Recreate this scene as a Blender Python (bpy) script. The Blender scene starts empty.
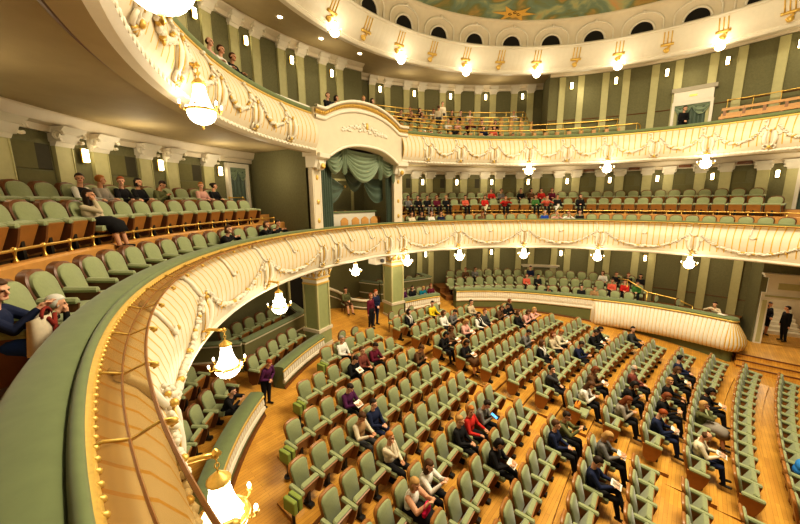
import bpy, math, random
import numpy as np
from mathutils import Vector, Matrix, Euler
from math import radians as RAD, sin, cos, pi, sqrt, atan2, hypot

# ------------------------------------------------------------------ frame of the hall
# x = along the axis towards the stage, y = lateral, z up.  theta = angle from the rear of the hall.
EYE = 7.0
COL = bpy.context.scene.collection
rnd = random.Random(11)
K = 0.93

def P(th, R, z=0.0):
    t = RAD(th)
    return Vector((-R * cos(t), R * sin(t), z + EYE))

def face_in(th):
    return atan2(-sin(RAD(th)), cos(RAD(th)))

# ------------------------------------------------------------------ materials
def new_mat(name):
    m = bpy.data.materials.new(name); m.use_nodes = True
    return m, m.node_tree, m.node_tree.nodes['Principled BSDF']

def mat(name, c, rough=0.6, metal=0.0, var=0.12, scale=14.0, bump=0.0, sheen=0.0, spec=0.4):
    m, nt, b = new_mat(name)
    b.inputs['Roughness'].default_value = rough
    b.inputs['Metallic'].default_value = metal
    b.inputs['Specular IOR Level'].default_value = spec
    if sheen: b.inputs['Sheen Weight'].default_value = sheen
    tc = nt.nodes.new('ShaderNodeTexCoord')
    nz = nt.nodes.new('ShaderNodeTexNoise'); nz.inputs['Scale'].default_value = scale; nz.inputs['Detail'].default_value = 4
    nt.links.new(tc.outputs['Object'], nz.inputs['Vector'])
    mx = nt.nodes.new('ShaderNodeMix'); mx.data_type = 'RGBA'
    mx.inputs[6].default_value = (c[0]*(1-var), c[1]*(1-var), c[2]*(1-var), 1)
    mx.inputs[7].default_value = (min(1, c[0]*(1+var)), min(1, c[1]*(1+var)), min(1, c[2]*(1+var)), 1)
    nt.links.new(nz.outputs['Fac'], mx.inputs[0]); nt.links.new(mx.outputs[2], b.inputs['Base Color'])
    if bump:
        bp = nt.nodes.new('ShaderNodeBump'); bp.inputs['Strength'].default_value = bump; bp.inputs['Distance'].default_value = 0.02
        nt.links.new(nz.outputs['Fac'], bp.inputs['Height']); nt.links.new(bp.outputs['Normal'], b.inputs['Normal'])
    return m

def emit(name, c, s):
    m, nt, b = new_mat(name)
    b.inputs['Base Color'].default_value = (*c, 1)
    b.inputs['Emission Color'].default_value = (*c, 1); b.inputs['Emission Strength'].default_value = s
    return m

def planks(name, c1, c2, mort, along='y', w=0.075, l=0.9, rough=0.33):
    m, nt, b = new_mat(name)
    b.inputs['Roughness'].default_value = rough
    tc = nt.nodes.new('ShaderNodeTexCoord'); mp = nt.nodes.new('ShaderNodeMapping')
    mp.inputs['Rotation'].default_value = (0, 0, 0 if along == 'x' else pi/2)
    br = nt.nodes.new('ShaderNodeTexBrick')
    br.inputs['Scale'].default_value = 1; br.inputs['Brick Width'].default_value = l; br.inputs['Row Height'].default_value = w
    br.inputs['Mortar Size'].default_value = 0.0022; br.inputs['Bias'].default_value = 0.0
    br.inputs['Color1'].default_value = (*c1, 1); br.inputs['Color2'].default_value = (*c2, 1); br.inputs['Mortar'].default_value = (*mort, 1)
    nz = nt.nodes.new('ShaderNodeTexNoise'); nz.inputs['Scale'].default_value = 2.2; nz.inputs['Detail'].default_value = 6
    mx = nt.nodes.new('ShaderNodeMix'); mx.data_type = 'RGBA'; mx.blend_type = 'MULTIPLY'; mx.inputs[0].default_value = 0.45
    rp = nt.nodes.new('ShaderNodeValToRGB'); rp.color_ramp.elements[0].position = 0.3; rp.color_ramp.elements[0].color = (0.55, 0.5, 0.45, 1); rp.color_ramp.elements[1].position = 0.7
    nt.links.new(tc.outputs['Object'], mp.inputs['Vector']); nt.links.new(mp.outputs['Vector'], br.inputs['Vector'])
    nt.links.new(tc.outputs['Object'], nz.inputs['Vector']); nt.links.new(nz.outputs['Fac'], rp.inputs['Fac'])
    nt.links.new(br.outputs['Color'], mx.inputs[6]); nt.links.new(rp.outputs['Color'], mx.inputs[7])
    nt.links.new(mx.outputs[2], b.inputs['Base Color'])
    return m

M = {}
M['cream'] = mat('cream_stucco', (0.64, 0.545, 0.395), 0.5, var=0.08, scale=5)
M['white'] = mat('white_stucco', (0.71, 0.64, 0.51), 0.45, var=0.05, scale=9)
M['gold'] = mat('gilding', (0.66, 0.43, 0.11), 0.42, 0.45, var=0.25, scale=40)
M['goldline'] = mat('gilded_groove', (0.60, 0.34, 0.04), 0.5, 0.1, var=0.15, scale=30)
M['velvet'] = mat('sage_velvet', (0.275, 0.298, 0.152), 0.85, var=0.13, scale=26, sheen=0.25, spec=0.15)
M['velvet_dark'] = mat('sage_velvet_seam', (0.07, 0.09, 0.04), 0.9)
M['rail_velvet'] = mat('rail_velvet', (0.155, 0.188, 0.084), 0.85, var=0.16, scale=9, sheen=0.2, spec=0.15)
M['lime'] = mat('lime_velvet', (0.22, 0.27, 0.055), 0.75, var=0.12, scale=22)
M['wall'] = mat('olive_damask', (0.165, 0.154, 0.078), 0.8, var=0.22, scale=18, spec=0.15)
M['wall_light'] = mat('olive_panel', (0.155, 0.14, 0.06), 0.8, var=0.12, scale=12, spec=0.15)
M['pilaster'] = mat('pistachio_pilaster', (0.45, 0.41, 0.20), 0.6, var=0.12, scale=8)
M['pillar'] = mat('pistachio_pillar', (0.30, 0.32, 0.14), 0.55, var=0.10, scale=8)
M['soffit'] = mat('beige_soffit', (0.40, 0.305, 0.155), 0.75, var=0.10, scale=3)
M['plinth'] = mat('olive_plinth', (0.13, 0.14, 0.05), 0.7)
M['wood'] = mat('walnut', (0.15, 0.058, 0.018), 0.4, var=0.3, scale=10)
M['woodpanel'] = mat('polished_beech', (0.27, 0.115, 0.032), 0.38, var=0.25, scale=9)
M['stallwood'] = mat('amber_beech', (0.30, 0.125, 0.028), 0.35, var=0.3, scale=10)
M['opening'] = mat('dark_opening', (0.05, 0.042, 0.02), 0.8)
M['gloss'] = mat('glossy_beech', (0.34, 0.145, 0.035), 0.3, var=0.25, scale=9)
M['woodlight'] = mat('honey_oak', (0.55, 0.27, 0.075), 0.4, var=0.2, scale=7)
M['black'] = mat('black_metal', (0.018, 0.015, 0.012), 0.5)
M['dark'] = mat('dark_void', (0.012, 0.010, 0.006), 0.9)
M['carpet'] = mat('dark_floor', (0.12, 0.065, 0.03), 0.7)
M['brass'] = mat('brass', (0.78, 0.50, 0.13), 0.28, 0.8, var=0.1, scale=30)
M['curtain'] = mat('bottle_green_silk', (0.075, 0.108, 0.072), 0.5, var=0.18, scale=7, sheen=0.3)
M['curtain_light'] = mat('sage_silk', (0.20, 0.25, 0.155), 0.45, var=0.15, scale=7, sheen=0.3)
M['floor'] = planks('parquet', (0.71, 0.375, 0.070), (0.60, 0.295, 0.052), (0.30, 0.12, 0.02))
M['crystal'] = emit('lit_crystal', (1.0, 0.88, 0.66), 6.0)
M['glow'] = emit('lit_glass', (1.0, 0.85, 0.55), 8.0)
M['spot'] = emit('downlight', (1.0, 0.88, 0.62), 10.0)
M['screen'] = emit('lit_screen', (0.06, 0.35, 1.0), 0.35)
M['paper'] = mat('paper', (0.80, 0.74, 0.62), 0.8, var=0.05)
M['print'] = mat('printed_page', (0.35, 0.30, 0.22), 0.8, var=0.4, scale=40)

def net_material():
    m, nt, b = new_mat('gold_safety_net')
    b.inputs['Base Color'].default_value = (0.30, 0.175, 0.055, 1); b.inputs['Roughness'].default_value = 0.6
    tr = nt.nodes.new('ShaderNodeBsdfTransparent'); tr.inputs['Color'].default_value = (0.80, 0.62, 0.34, 1)
    mx = nt.nodes.new('ShaderNodeMixShader'); mx.inputs[0].default_value = 0.42
    out = nt.nodes['Material Output']
    nt.links.new(tr.outputs[0], mx.inputs[1]); nt.links.new(b.outputs[0], mx.inputs[2]); nt.links.new(mx.outputs[0], out.inputs['Surface'])
    return m
M['net'] = net_material()

def painting_material():
    m, nt, b = new_mat('ceiling_painting')
    b.inputs['Roughness'].default_value = 0.8
    tc = nt.nodes.new('ShaderNodeTexCoord')
    n1 = nt.nodes.new('ShaderNodeTexNoise'); n1.inputs['Scale'].default_value = 0.55; n1.inputs['Detail'].default_value = 9; n1.inputs['Distortion'].default_value = 1.6
    r1 = nt.nodes.new('ShaderNodeValToRGB'); e = r1.color_ramp.elements
    e[0].position = 0.30; e[0].color = (0.20, 0.085, 0.02, 1); e[1].position = 0.72; e[1].color = (0.50, 0.28, 0.10, 1)
    for p, c in ((0.40, (0.36, 0.24, 0.07, 1)), (0.47, (0.16, 0.17, 0.06, 1)), (0.54, (0.15, 0.21, 0.14, 1)), (0.62, (0.33, 0.34, 0.16, 1))):
        x = e.new(p); x.color = c
    nt.links.new(tc.outputs['Object'], n1.inputs['Vector']); nt.links.new(n1.outputs['Fac'], r1.inputs['Fac'])
    nt.links.new(r1.outputs['Color'], b.inputs['Base Color'])
    return m
M['painting'] = painting_material()

_plain = {}
def cloth(c, rough=0.85):
    k = tuple(round(x, 3) for x in c)
    if k not in _plain:
        _plain[k] = mat('cloth_%d' % len(_plain), c, rough, var=0.14, scale=35, spec=0.2)
    return _plain[k]

# ------------------------------------------------------------------ mesh builder
class MB:
    def __init__(s): s.v = []; s.f = []; s.m = []
    def add(s, vs, fs, m=0):
        b = len(s.v); s.v += [tuple(v) for v in vs]
        for f in fs: s.f.append(tuple(i + b for i in f))
        s.m += ([m] * len(fs) if isinstance(m, int) else list(m))
    def box(s, lo, hi, m=0, mt=None):
        vs = [Vector((x, y, z)) for x in (lo[0], hi[0]) for y in (lo[1], hi[1]) for z in (lo[2], hi[2])]
        if mt is not None: vs = [mt @ v for v in vs]
        s.add(vs, [(0,1,3,2),(4,6,7,5),(0,4,5,1),(2,3,7,6),(0,2,6,4),(1,5,7,3)], m)
    def grid(s, fn, nu, nv, m=0, mf=None):
        vs = [fn(i / nu, j / nv) for i in range(nu + 1) for j in range(nv + 1)]
        fs, ms = [], []
        for i in range(nu):
            for j in range(nv):
                a = i * (nv + 1) + j
                fs.append((a, a + nv + 1, a + nv + 2, a + 1)); ms.append(mf(i, j) if mf else m)
        s.add(vs, fs, ms)
    def tube(s, pts, r, n=6, m=0, cap=True):
        pts = [Vector(p) for p in pts]; N = len(pts)
        rs = r if isinstance(r, (list, tuple)) else [r] * N
        vs, fs = [], []; up = None
        for i, p in enumerate(pts):
            t = (pts[min(i + 1, N - 1)] - pts[max(i - 1, 0)])
            t = t.normalized() if t.length > 1e-9 else Vector((0, 0, 1))
            if up is None: up = Vector((0, 0, 1)) if abs(t.z) < 0.9 else Vector((1, 0, 0))
            a = t.cross(up)
            if a.length < 1e-6: a = t.orthogonal()
            a.normalize(); b = a.cross(t).normalized(); up = b
            for k in range(n):
                w = 2 * pi * k / n
                vs.append(p + (a * cos(w) + b * sin(w)) * rs[i])
        for i in range(N - 1):
            for k in range(n):
                k2 = (k + 1) % n
                fs.append((i*n + k, i*n + k2, (i+1)*n + k2, (i+1)*n + k))
        if cap: fs += [tuple(range(n))[::-1], tuple((N-1)*n + k for k in range(n))]
        s.add(vs, fs, m)
    def lathe(s, prof, n=16, m=0, c=(0, 0, 0), ridge=0.0):
        vs, fs = [], []
        for (r, z) in prof:
            for k in range(n):
                w = 2*pi*k/n; q = r * (1 - ridge * (k % 2))
                vs.append((c[0] + q*cos(w), c[1] + q*sin(w), c[2] + z))
        for i in range(len(prof) - 1):
            for k in range(n):
                k2 = (k+1) % n; fs.append((i*n+k, i*n+k2, (i+1)*n+k2, (i+1)*n+k))
        fs += [tuple(range(n))[::-1], tuple((len(prof)-1)*n + k for k in range(n))]
        s.add(vs, fs, m)
    def ell(s, c, r, nu=10, nv=6, m=0, mt=None):
        c = Vector(c); vs, fs = [], []
        for j in range(nv + 1):
            a = -pi/2 + pi*j/nv
            for k in range(nu):
                w = 2*pi*k/nu
                v = Vector((r[0]*cos(a)*cos(w), r[1]*cos(a)*sin(w), r[2]*sin(a)))
                if mt is not None: v = mt @ v
                vs.append(c + v)
        for j in range(nv):
            for k in range(nu):
                k2 = (k+1) % nu; fs.append((j*nu+k, j*nu+k2, (j+1)*nu+k2, (j+1)*nu+k))
        s.add(vs, fs, m)
    def slab(s, outline, x0, x1, m=0, bev=0.012, mt=None, mfront=None):
        """outline in (y,z) extruded along x, front edge (x1) softened."""
        n = len(outline); cy = sum(p[0] for p in outline)/n; cz = sum(p[1] for p in outline)/n
        def ins(d):
            o = []
            for (y, z) in outline:
                L = hypot(y-cy, z-cz) or 1
                o.append((y - (y-cy)/L*d, z - (z-cz)/L*d))
            return o
        rings = [(x0, ins(bev)), (x0 + (bev if x1 > x0 else -bev), outline), (x1 - (bev if x1 > x0 else -bev), outline), (x1, ins(bev*1.3))]
        vs = [Vector((x, y, z)) for x, o in rings for (y, z) in o]
        if mt is not None: vs = [mt @ v for v in vs]
        fs, ms = [], []
        for i in range(3):
            for k in range(n):
                k2 = (k+1) % n; fs.append((i*n+k, i*n+k2, (i+1)*n+k2, (i+1)*n+k)); ms.append(m)
        fs.append(tuple(range(n))[::-1]); ms.append(m)
        fs.append(tuple(3*n+k for k in range(n))); ms.append(m if mfront is None else mfront)
        s.add(vs, fs, ms)
    def ring(s, prof, th0, th1, n, m=0, closed=False):
        """sweep an (R,z) profile round the hall; m may be a list, one per profile segment."""
        pr = list(prof) + ([prof[0]] if closed else [])
        nv = len(pr) - 1
        mm = m if isinstance(m, (list, tuple)) else [m] * nv
        vs = [P(th0 + (th1-th0)*i/n, R, z) for i in range(n+1) for (R, z) in pr]
        fs, ms = [], []
        for i in range(n):
            for j in range(nv):
                a = i*(nv+1) + j; fs.append((a, a+nv+1, a+nv+2, a+1)); ms.append(mm[j])
        if closed:
            fs.append(tuple(range(nv))); ms.append(mm[0]); fs.append(tuple(n*(nv+1)+j for j in range(nv))); ms.append(mm[0])
        s.add(vs, fs, ms)
    def build(s, name, mats, parent=None, smooth=False, link=True):
        me = bpy.data.meshes.new(name); me.from_pydata(s.v, [], s.f)
        mats = mats if isinstance(mats, (list, tuple)) else [mats]
        for x in mats: me.materials.append(x)
        me.polygons.foreach_set('material_index', s.m)
        if smooth: me.polygons.foreach_set('use_smooth', [True]*len(s.f))
        me.update()
        o = bpy.data.objects.new(name, me); COL.objects.link(o)
        if parent is not None: o.parent = parent
        return o

def smooth_by_angle(o, deg=40):
    me = o.data; me.polygons.foreach_set('use_smooth', [True]*len(me.polygons))
    me.set_sharp_from_angle(angle=RAD(deg))
    return o

def empty(name, loc=(0, 0, 0), rz=0.0):
    o = bpy.data.objects.new(name, None); COL.objects.link(o); o.location = loc; o.rotation_euler = (0, 0, rz)
    o.empty_display_size = 0.1
    return o
def tag(o, label, cat, group=None, kind=None):
    o['label'] = label; o['category'] = cat
    if group: o['group'] = group
    if kind: o['kind'] = kind
    return o
def struct(o, label=None):
    o['kind'] = 'structure'
    if label: o['label'] = label
    return o
def kids(o): return [c for c in o.children]
def dup(o, parent=None):
    c = o.copy(); COL.objects.link(c)
    if parent is not None: c.parent = parent
    for ch in CH.get(o.name, []): dup(ch, c)
    return c
CH = {}
def register(o):
    """remember the children of a finished prototype, so copies never search the whole scene"""
    CH[o.name] = list(o.children)
    for c in CH[o.name]: register(c)
    return o

ORD = ['first','second','third','fourth','fifth','sixth','seventh','eighth','ninth','tenth','eleventh','twelfth','thirteenth','fourteenth','fifteenth','sixteenth',
       'seventeenth','eighteenth','nineteenth','twentieth','twenty-first','twenty-second','twenty-third','twenty-fourth','twenty-fifth','twenty-sixth','twenty-seventh','twenty-eighth',
       'twenty-ninth','thirtieth','thirty-first','thirty-second','thirty-third','thirty-fourth','thirty-fifth','thirty-sixth','thirty-seventh','thirty-eighth','thirty-ninth','fortieth']
TH0, TH1 = -128, 128

# ------------------------------------------------------------------ floors
def ramp(s_): return -5.9 - 0.107 * (s_ + 5)
ROWS = [7.85, 6.87, 5.88, 4.93, 3.98, 3.07, 2.2, 1.33, .42, -.45, -1.3, -2.15, -3.0]
RE = [3.1, 4.0, 5.6, 5.6, 6.2, 6.6, 6.2, 6.6, 6.6, 6.7, 6.9, 7.1, 7.3]
LE = [-3.3, -4.9, -6.0, -6.6, -6.9, -7.1, -7.2, -7.3, -7.3, -7.3, -7.3, -7.2, -7.1]
def rowpt(i, l, d=0.0):
    rr = ROWS[i] + d
    return 42 - sqrt((42 + rr)**2 - l*l)
def terrace(i):
    return ramp(-(ROWS[i] + 0.30))

def build_floor():
    mb = MB()
    def fn(u, v):
        th = TH0 + (TH1-TH0)*u; R = 12.9*v
        p = P(th, R, 0); p.z = ramp(p.x) + EYE; return p
    mb.grid(fn, 96, 12)
    # stage-side part of the floor
    mb.add([(7.94, -10.2, ramp(7.94)+EYE), (12, -12.8, ramp(7.94)+EYE), (12, 12.8, ramp(7.94)+EYE), (7.94, 10.2, ramp(7.94)+EYE), (0, 0, ramp(0)+EYE)], [(0,1,2,3), (0,3,4)])
    fl = struct(mb.build('floor', M['floor']))
    # one low platform under every block of a row
    for i in range(len(ROWS)):
        zt = terrace(i) + EYE
        mb = MB()
        for (a, b) in ((LE[i]-.15, -.88), (-.05 if ROWS[i] > -1 else -.3, RE[i]+.45)):
            n = 14
            front = ROWS[i] - .62; back = ROWS[i] + .31
            def pt(l, rr, z): return (42 - sqrt((42+rr)**2 - l*l), l, z)
            vs = []
            for k in range(n+1):
                l = a + (b-a)*k/n
                zb = zt - .22
                vs += [pt(l, back, zb), pt(l, back, zt), pt(l, front, zt), pt(l, front, zb)]
            fs = []; ms = []
            for k in range(n):
                for j in range(3):
                    q = k*4 + j; fs.append((q, q+1, q+5, q+4)); ms.append(0 if j == 1 else 1)
            fs += [(0, 1, 2, 3), (n*4, n*4+1, n*4+2, n*4+3)]; ms += [1, 1]
            mb.add(vs, fs, ms)
        mb.build('seating_platform', [M['floor'], M['woodpanel']], fl)
    return fl
build_floor()

# ------------------------------------------------------------------ fronts of the balconies
class Profile:
    def __init__(s, pts):
        s.p = pts; s.L = [0]
        for a, b in zip(pts, pts[1:]): s.L.append(s.L[-1] + hypot(b[0]-a[0], b[1]-a[1]))
        s.len = s.L[-1]
    def at(s, v):
        d = max(0, min(1, v)) * s.len
        for i in range(len(s.p)-1):
            if d <= s.L[i+1] + 1e-9:
                f = (d - s.L[i]) / (s.L[i+1]-s.L[i])
                a, b = s.p[i], s.p[i+1]
                return a[0]+(b[0]-a[0])*f, a[1]+(b[1]-a[1])*f, (b[0]-a[0], b[1]-a[1])
        a, b = s.p[-2], s.p[-1]
        return b[0], b[1], (b[0]-a[0], b[1]-a[1])
    def S(s, u, v, off=0.0, R0=9.3):
        """u metres along the front from theta=0, v 0 top to 1 bottom, off metres towards the hall"""
        R, z, t = s.at(v); L = hypot(*t)
        n = (t[1]/L, -t[0]/L)
        return P(math.degrees(u / R0), R + n[0]*off, z + n[1]*off)

def rib_front(prof, th0, th1, period, vs, depth, gold=(0.0, 1.0)):
    """fluted stucco: bulging cream ribs between thin gilded grooves"""
    mb = MB()
    n = max(1, int(round((th1-th0) * pi/180*9.3/period)))
    ph = [0.0, 0.15, 0.35, 0.56, 0.78, 1.0]; hh = [1.0, 1.0, 0.45, 0.9, 0.45, 1.0]
    cols = []
    for i in range(n):
        for k in range(5): cols.append((th0 + (th1-th0)*(i+ph[k])/n, hh[k], k))
    cols.append((th1, 1.0, 0))
    pts = []
    for (th, h, k) in cols:
        for v in vs:
            env = min(1.0, v*8, (1-v)*8)
            R, z, t = prof.at(v); L = hypot(*t)
            pts.append(P(th, R + t[1]/L*h*depth*env, z - t[0]/L*h*depth*env))
    m = len(vs); fs, ms = [], []
    for i in range(len(cols)-1):
        for j in range(m-1):
            a = i*m+j; fs.append((a, a+m, a+m+1, a+1))
            ms.append(1 if cols[i][2] == 0 and gold[0] <= (vs[j]+vs[j+1])/2 <= gold[1] else 0)
    mb.add(pts, fs, ms)
    return mb

def around(o, ths, parent, name=None):
    """o was built at theta=0: one copy per angle, turned about the hall's axis"""
    out = []
    for k, th in enumerate(ths):
        c = o if k == 0 else o.copy()
        if k: COL.objects.link(c)
        c.parent = parent; c.rotation_euler = (0, 0, -RAD(th)); out.append(c)
    return out

ORN_R = [21.05 + 10.65*k for k in range(0, 10)]
ORN_L = [-24.2 - 10.65*k for k in range(0, 10)]
ORN = ORN_L + ORN_R

def arcpts(cx, cy, r, a0, a1, n=8):
    return [(cx + r*cos(RAD(a0+(a1-a0)*k/n)), cy + r*sin(RAD(a0+(a1-a0)*k/n))) for k in range(n+1)]

def ornament(prof, parent, big=True, tail=True):
    """stucco console at theta=0: hooked scroll on top, twin leaf scrolls below, gilded bells"""
    L = prof.len
    mb = MB()
    def tb(pts, r, off, m=0, n=7):
        mb.tube([prof.S(u, w/L, off) for (u, w) in pts], r, n, m)
    # upper hook
    N = 9
    hook = [(-.16 + .02*sin(pi*k/N), .04 + .34*L*k/N) for k in range(N)] + [(-.10, .40*L), (-.02, .43*L), (.07, .42*L)]
    tb(hook, [.016 + .022*sin(pi*min(1, k/(len(hook)-1))) for k in range(len(hook))], .03)
    # twin long scrolls
    for sx in (-1, 1):
        sc = [(sx*(.10 + .05*sin(pi*k/8)), (.46 + .42*k/8)*L) for k in range(9)]
        tb(sc, [.035 + .036*sin(pi*k/8) for k in range(9)], .03)
        tb([(u + sx*.055, w) for u, w in sc[1:-1]], .010, .055, 1, 5)
        tb(arcpts(sx*.10, .90*L, .065, 90, 90 - sx*300, 9), .026, .04)
        leaf = [(sx*(.12+.22*k/5), (.48 + .10*sin(k/5*pi))*L) for k in range(6)]
        tb(leaf, [.03, .035, .03, .024, .016, .006], .03)
    mb.tube([prof.S(0, v, .06) for v in (.47, .58, .70, .80)], [.012, .018, .018, .008], 6, 1)
    mb.ell(prof.S(0, .445, .075), (.035, .04, .035), 8, 5, 1)
    mb.ell(prof.S(-.20, .10, .05), (.05, .05, .035), 8, 5, 0)
    mb.ell(prof.S(0, .90, .07), (.04, .05, .05), 8, 5, 1)
    mb.ell(prof.S(.09, .41, .05), (.026, .026, .03), 8, 5, 1)
    for k in range(-2, 3):
        mb.tube([prof.S(0, .93, .05), prof.S(k*.055, .985 + .01*(2-abs(k))/2, .05)], [.03, .014], 5, 0 if k % 2 else 1)
    return mb.build('stucco_console', [M['white'], M['gold']], parent, True)

def swag(prof, parent, half, dip0, dip1):
    """leaf garland hung between two consoles, centred on theta=0"""
    L = prof.len; mb = MB(); r = random.Random(3)
    n = int(30*max(1, half/.8))
    for k in range(n+1):
        a = -1 + 2*k/n
        u = a*half; v = dip1 - (dip1-dip0)*abs(a)**2.2
        thick = .030 + .026*(1-abs(a))
        for q in range(2):
            c = prof.S(u + r.uniform(-.02, .02), v + r.uniform(-.03, .03), .03 + r.uniform(0, .03))
            mb.ell(c, (thick*.9, thick*1.1, thick*.8), 6, 4, 1 if r.random() < .10 else 0)
    for a in (-.62, 0, .62):
        v = dip1 - (dip1-dip0)*abs(a)**2.2
        mb.ell(prof.S(a*half, v + .05, .05), (.024, .028, .045), 7, 5, 1)
    return mb.build('leaf_garland', [M['white'], M['gold']], parent, True)

def pendant(prof, parent):
    L = prof.len; mb = MB()
    mb.tube([prof.S(-.09, v, .03) for v in (.03, .10, .2, .3, .38)], [.012, .03, .034, .028, .016], 7)
    mb.tube([prof.S(-.09 + .04*k, .38 + .05*sin(k/4*pi), .03) for k in range(5)], [.03, .03, .028, .025, .02], 6)
    mb.ell(prof.S(.09, .40, .05), (.025, .028, .035), 7, 5, 1)
    mb.ell(prof.S(-.09, .05, .05), (.05, .05, .04), 7, 5, 0)
    return mb.build('stucco_drop', [M['white'], M['gold']], parent, True)

def leaf_band(R, z, parent, ths, h=.09):
    mb = MB()
    for k in range(6):
        a = k*.17 - .5
        mb.ell(P(math.degrees(a/9.2), R-.015, z), (.02, .055, h*.45), 7, 4, 0)
    return mb.build('leaf_moulding', [M['white']], parent, True)

# ---- first balcony front
PR1 = Profile([(9.44, -1.10), (9.37, -1.19), (9.24, -1.32), (9.145, -1.50), (9.105, -1.72), (9.12, -1.95), (9.165, -2.14), (9.20, -2.30)])
VS = [0, .08, .2, .34, .48, .62, .76, .88, .95, 1.0]
mb = rib_front(PR1, TH0, TH1, .215, VS, .013, (.02, .90))
f1 = struct(mb.build('trim_1', [M['cream'], M['goldline']], None, True), 'fluted cream and gilt front of the first balcony')
mb = MB()
mb.ring([(9.21, -2.29), (9.17, -2.32), (9.17, -2.37), (9.25, -2.42), (9.42, -2.43), (9.60, -2.40), (9.60, -2.30)], TH0, TH1, 160, 0)
mb.build('lower_moulding', [M['white']], f1)
mb = MB()
mb.ring([(9.475, -1.03), (9.44, -1.04), (9.425, -1.065), (9.44, -1.09), (9.475, -1.11)], TH0, TH1, 200, 0)
n = 460
for k in range(n):
    th = TH0 + (TH1-TH0)*k/n
    mb.ell(P(th, 9.432, -1.066), (.014, .024, .018), 6, 4, 0)
mb.build('gilt_bead_strip', [M['gold']], f1, True)
mb = MB()
mb.ring([(9.47, -1.045), (9.465, -1.03), (9.452, -1.0), (9.462, -.978), (9.482, -.970), (9.502, -.980), (9.511, -.998)], TH0, TH1, 200, 0)
mb.ring([(9.511, -.998), (9.516, -1.004), (9.521, -.998)], TH0, TH1, 200, 1)
mb.ring([(9.521, -.998), (9.56, -.980), (9.65, -.976), (9.74, -.985), (9.785, -1.0), (9.81, -1.03), (9.815, -1.10), (9.815, -1.66)], TH0, TH1, 200, 0)
smooth_by_angle(mb.build('armrest_velvet', [M['rail_velvet'], M['velvet_dark']], f1), 50)
CONS = [31.7, 53.0, 74.3, 95.6, 116.9, -34.2, -55.5, -76.8, -98.1, -119.4]
HOOK = [21.05, 42.35, 63.65, 84.95, 106.25, -24.6, -44.9, -66.2, -87.5, -108.8]
o = ornament(PR1, f1); around(o, CONS + [-15.4, -10.4, 7.6, 12.6], f1)
o = swag(PR1, f1, 1.50, .42, .84); around(o, HOOK, f1)
o = pendant(PR1, f1); around(o, HOOK + [-5.0, 2.0], f1)
o = swag(PR1, f1, 1.1, .45, .82); around(o, [-1.5], f1)

# net shelf in front of the rail
mb = MB()
mb.ring([(9.435, -1.075), (9.31, -1.085), (9.18, -1.05)], TH0, TH1, 200, 0)
net = tag(mb.build('safety_net', M['net'], None), 'gold mesh safety net running below the first balcony velvet rail', 'net')
mb = MB()
for R, z, r in ((9.18, -1.05, .011), (9.31, -1.085, .007)):
    mb.tube([P(TH0 + (TH1-TH0)*k/200, R, z) for k in range(201)], r, 5, 0)
mb.build('net_rod', [M['woodpanel']], net)
mb = MB()
mb.tube([P(0, R, z) for R, z in ((9.44, -1.06), (9.40, -1.05), (9.35, -1.07), (9.30, -1.09), (9.24, -1.07), (9.18, -1.05), (9.14, -1.06), (9.12, -1.09), (9.15, -1.10))], .009, 5, 0)
mb.ell(P(0, 9.14, -1.075), (.03, .02, .02), 6, 4, 0)
o = mb.build('net_bracket', [M['gold']], net, True)
around(o, [-124 + 5.0*k for k in range(50)], net)

# ---- second balcony front
PR2 = Profile([(9.28, 2.76), (9.22, 2.66), (9.11, 2.50), (9.04, 2.32), (9.02, 2.12), (9.05, 1.92), (9.11, 1.78), (9.16, 1.70)])
def split_ring(mb, prof, gaps, n=160, m=0):
    for a, b in gaps: mb.ring(prof, a, b, max(4, int(n*(b-a)/256)), m)
GAP2 = [(TH0, -15.6), (12.6, TH1)]
mb = MB()
for a, b in GAP2:
    q = rib_front(PR2, a, b, .215, VS, .013, (.02, .90)); mb.add(q.v, q.f, q.m)
f2 = struct(mb.build('trim_2', [M['cream'], M['goldline']], None, True), 'fluted cream and gilt front of the second balcony')
mb = MB(); split_ring(mb, [(9.18, 1.70), (9.13, 1.685), (9.14, 1.62), (9.22, 1.57), (9.33, 1.555)], GAP2)
mb.build('lower_moulding', [M['white']], f2)
mb = MB(); split_ring(mb, [(9.33, 1.555), (9.60, 1.58), (9.62, 1.66)], GAP2); mb.build('soffit_edge', [M['soffit']], f2)
mb = MB(); split_ring(mb, [(9.62, 1.66), (9.66, 1.64), (9.70, 1.66), (9.72, 1.71)], GAP2); mb.build('soffit_bead', [M['wood']], f2)
o = leaf_band(9.15, 1.655, f2, None); around(o, [TH0 + 6.35*k for k in range(41) if not -17 < TH0 + 6.35*k < 14], f2)
mb = MB(); split_ring(mb, [(9.32, 2.74), (9.26, 2.76), (9.25, 2.79), (9.28, 2.82), (9.32, 2.83)], GAP2, 200)
mb.build('gilt_moulding', [M['gold']], f2, True)
mb = MB(); split_ring(mb, [(9.30, 2.83), (9.27, 2.86), (9.27, 2.92), (9.31, 2.955), (9.37, 2.96), (9.55, 2.955), (9.62, 2.93), (9.62, 2.15)], GAP2, 200)
smooth_by_angle(mb.build('armrest_velvet', [M['rail_velvet']], f2), 50)
o = ornament(PR2, f2); around(o, ORN, f2)
o = swag(PR2, f2, .70, .30, .72); around(o, [a + 5.3 for a in ORN_R] + [a - 5.3 for a in ORN_L], f2)

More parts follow.
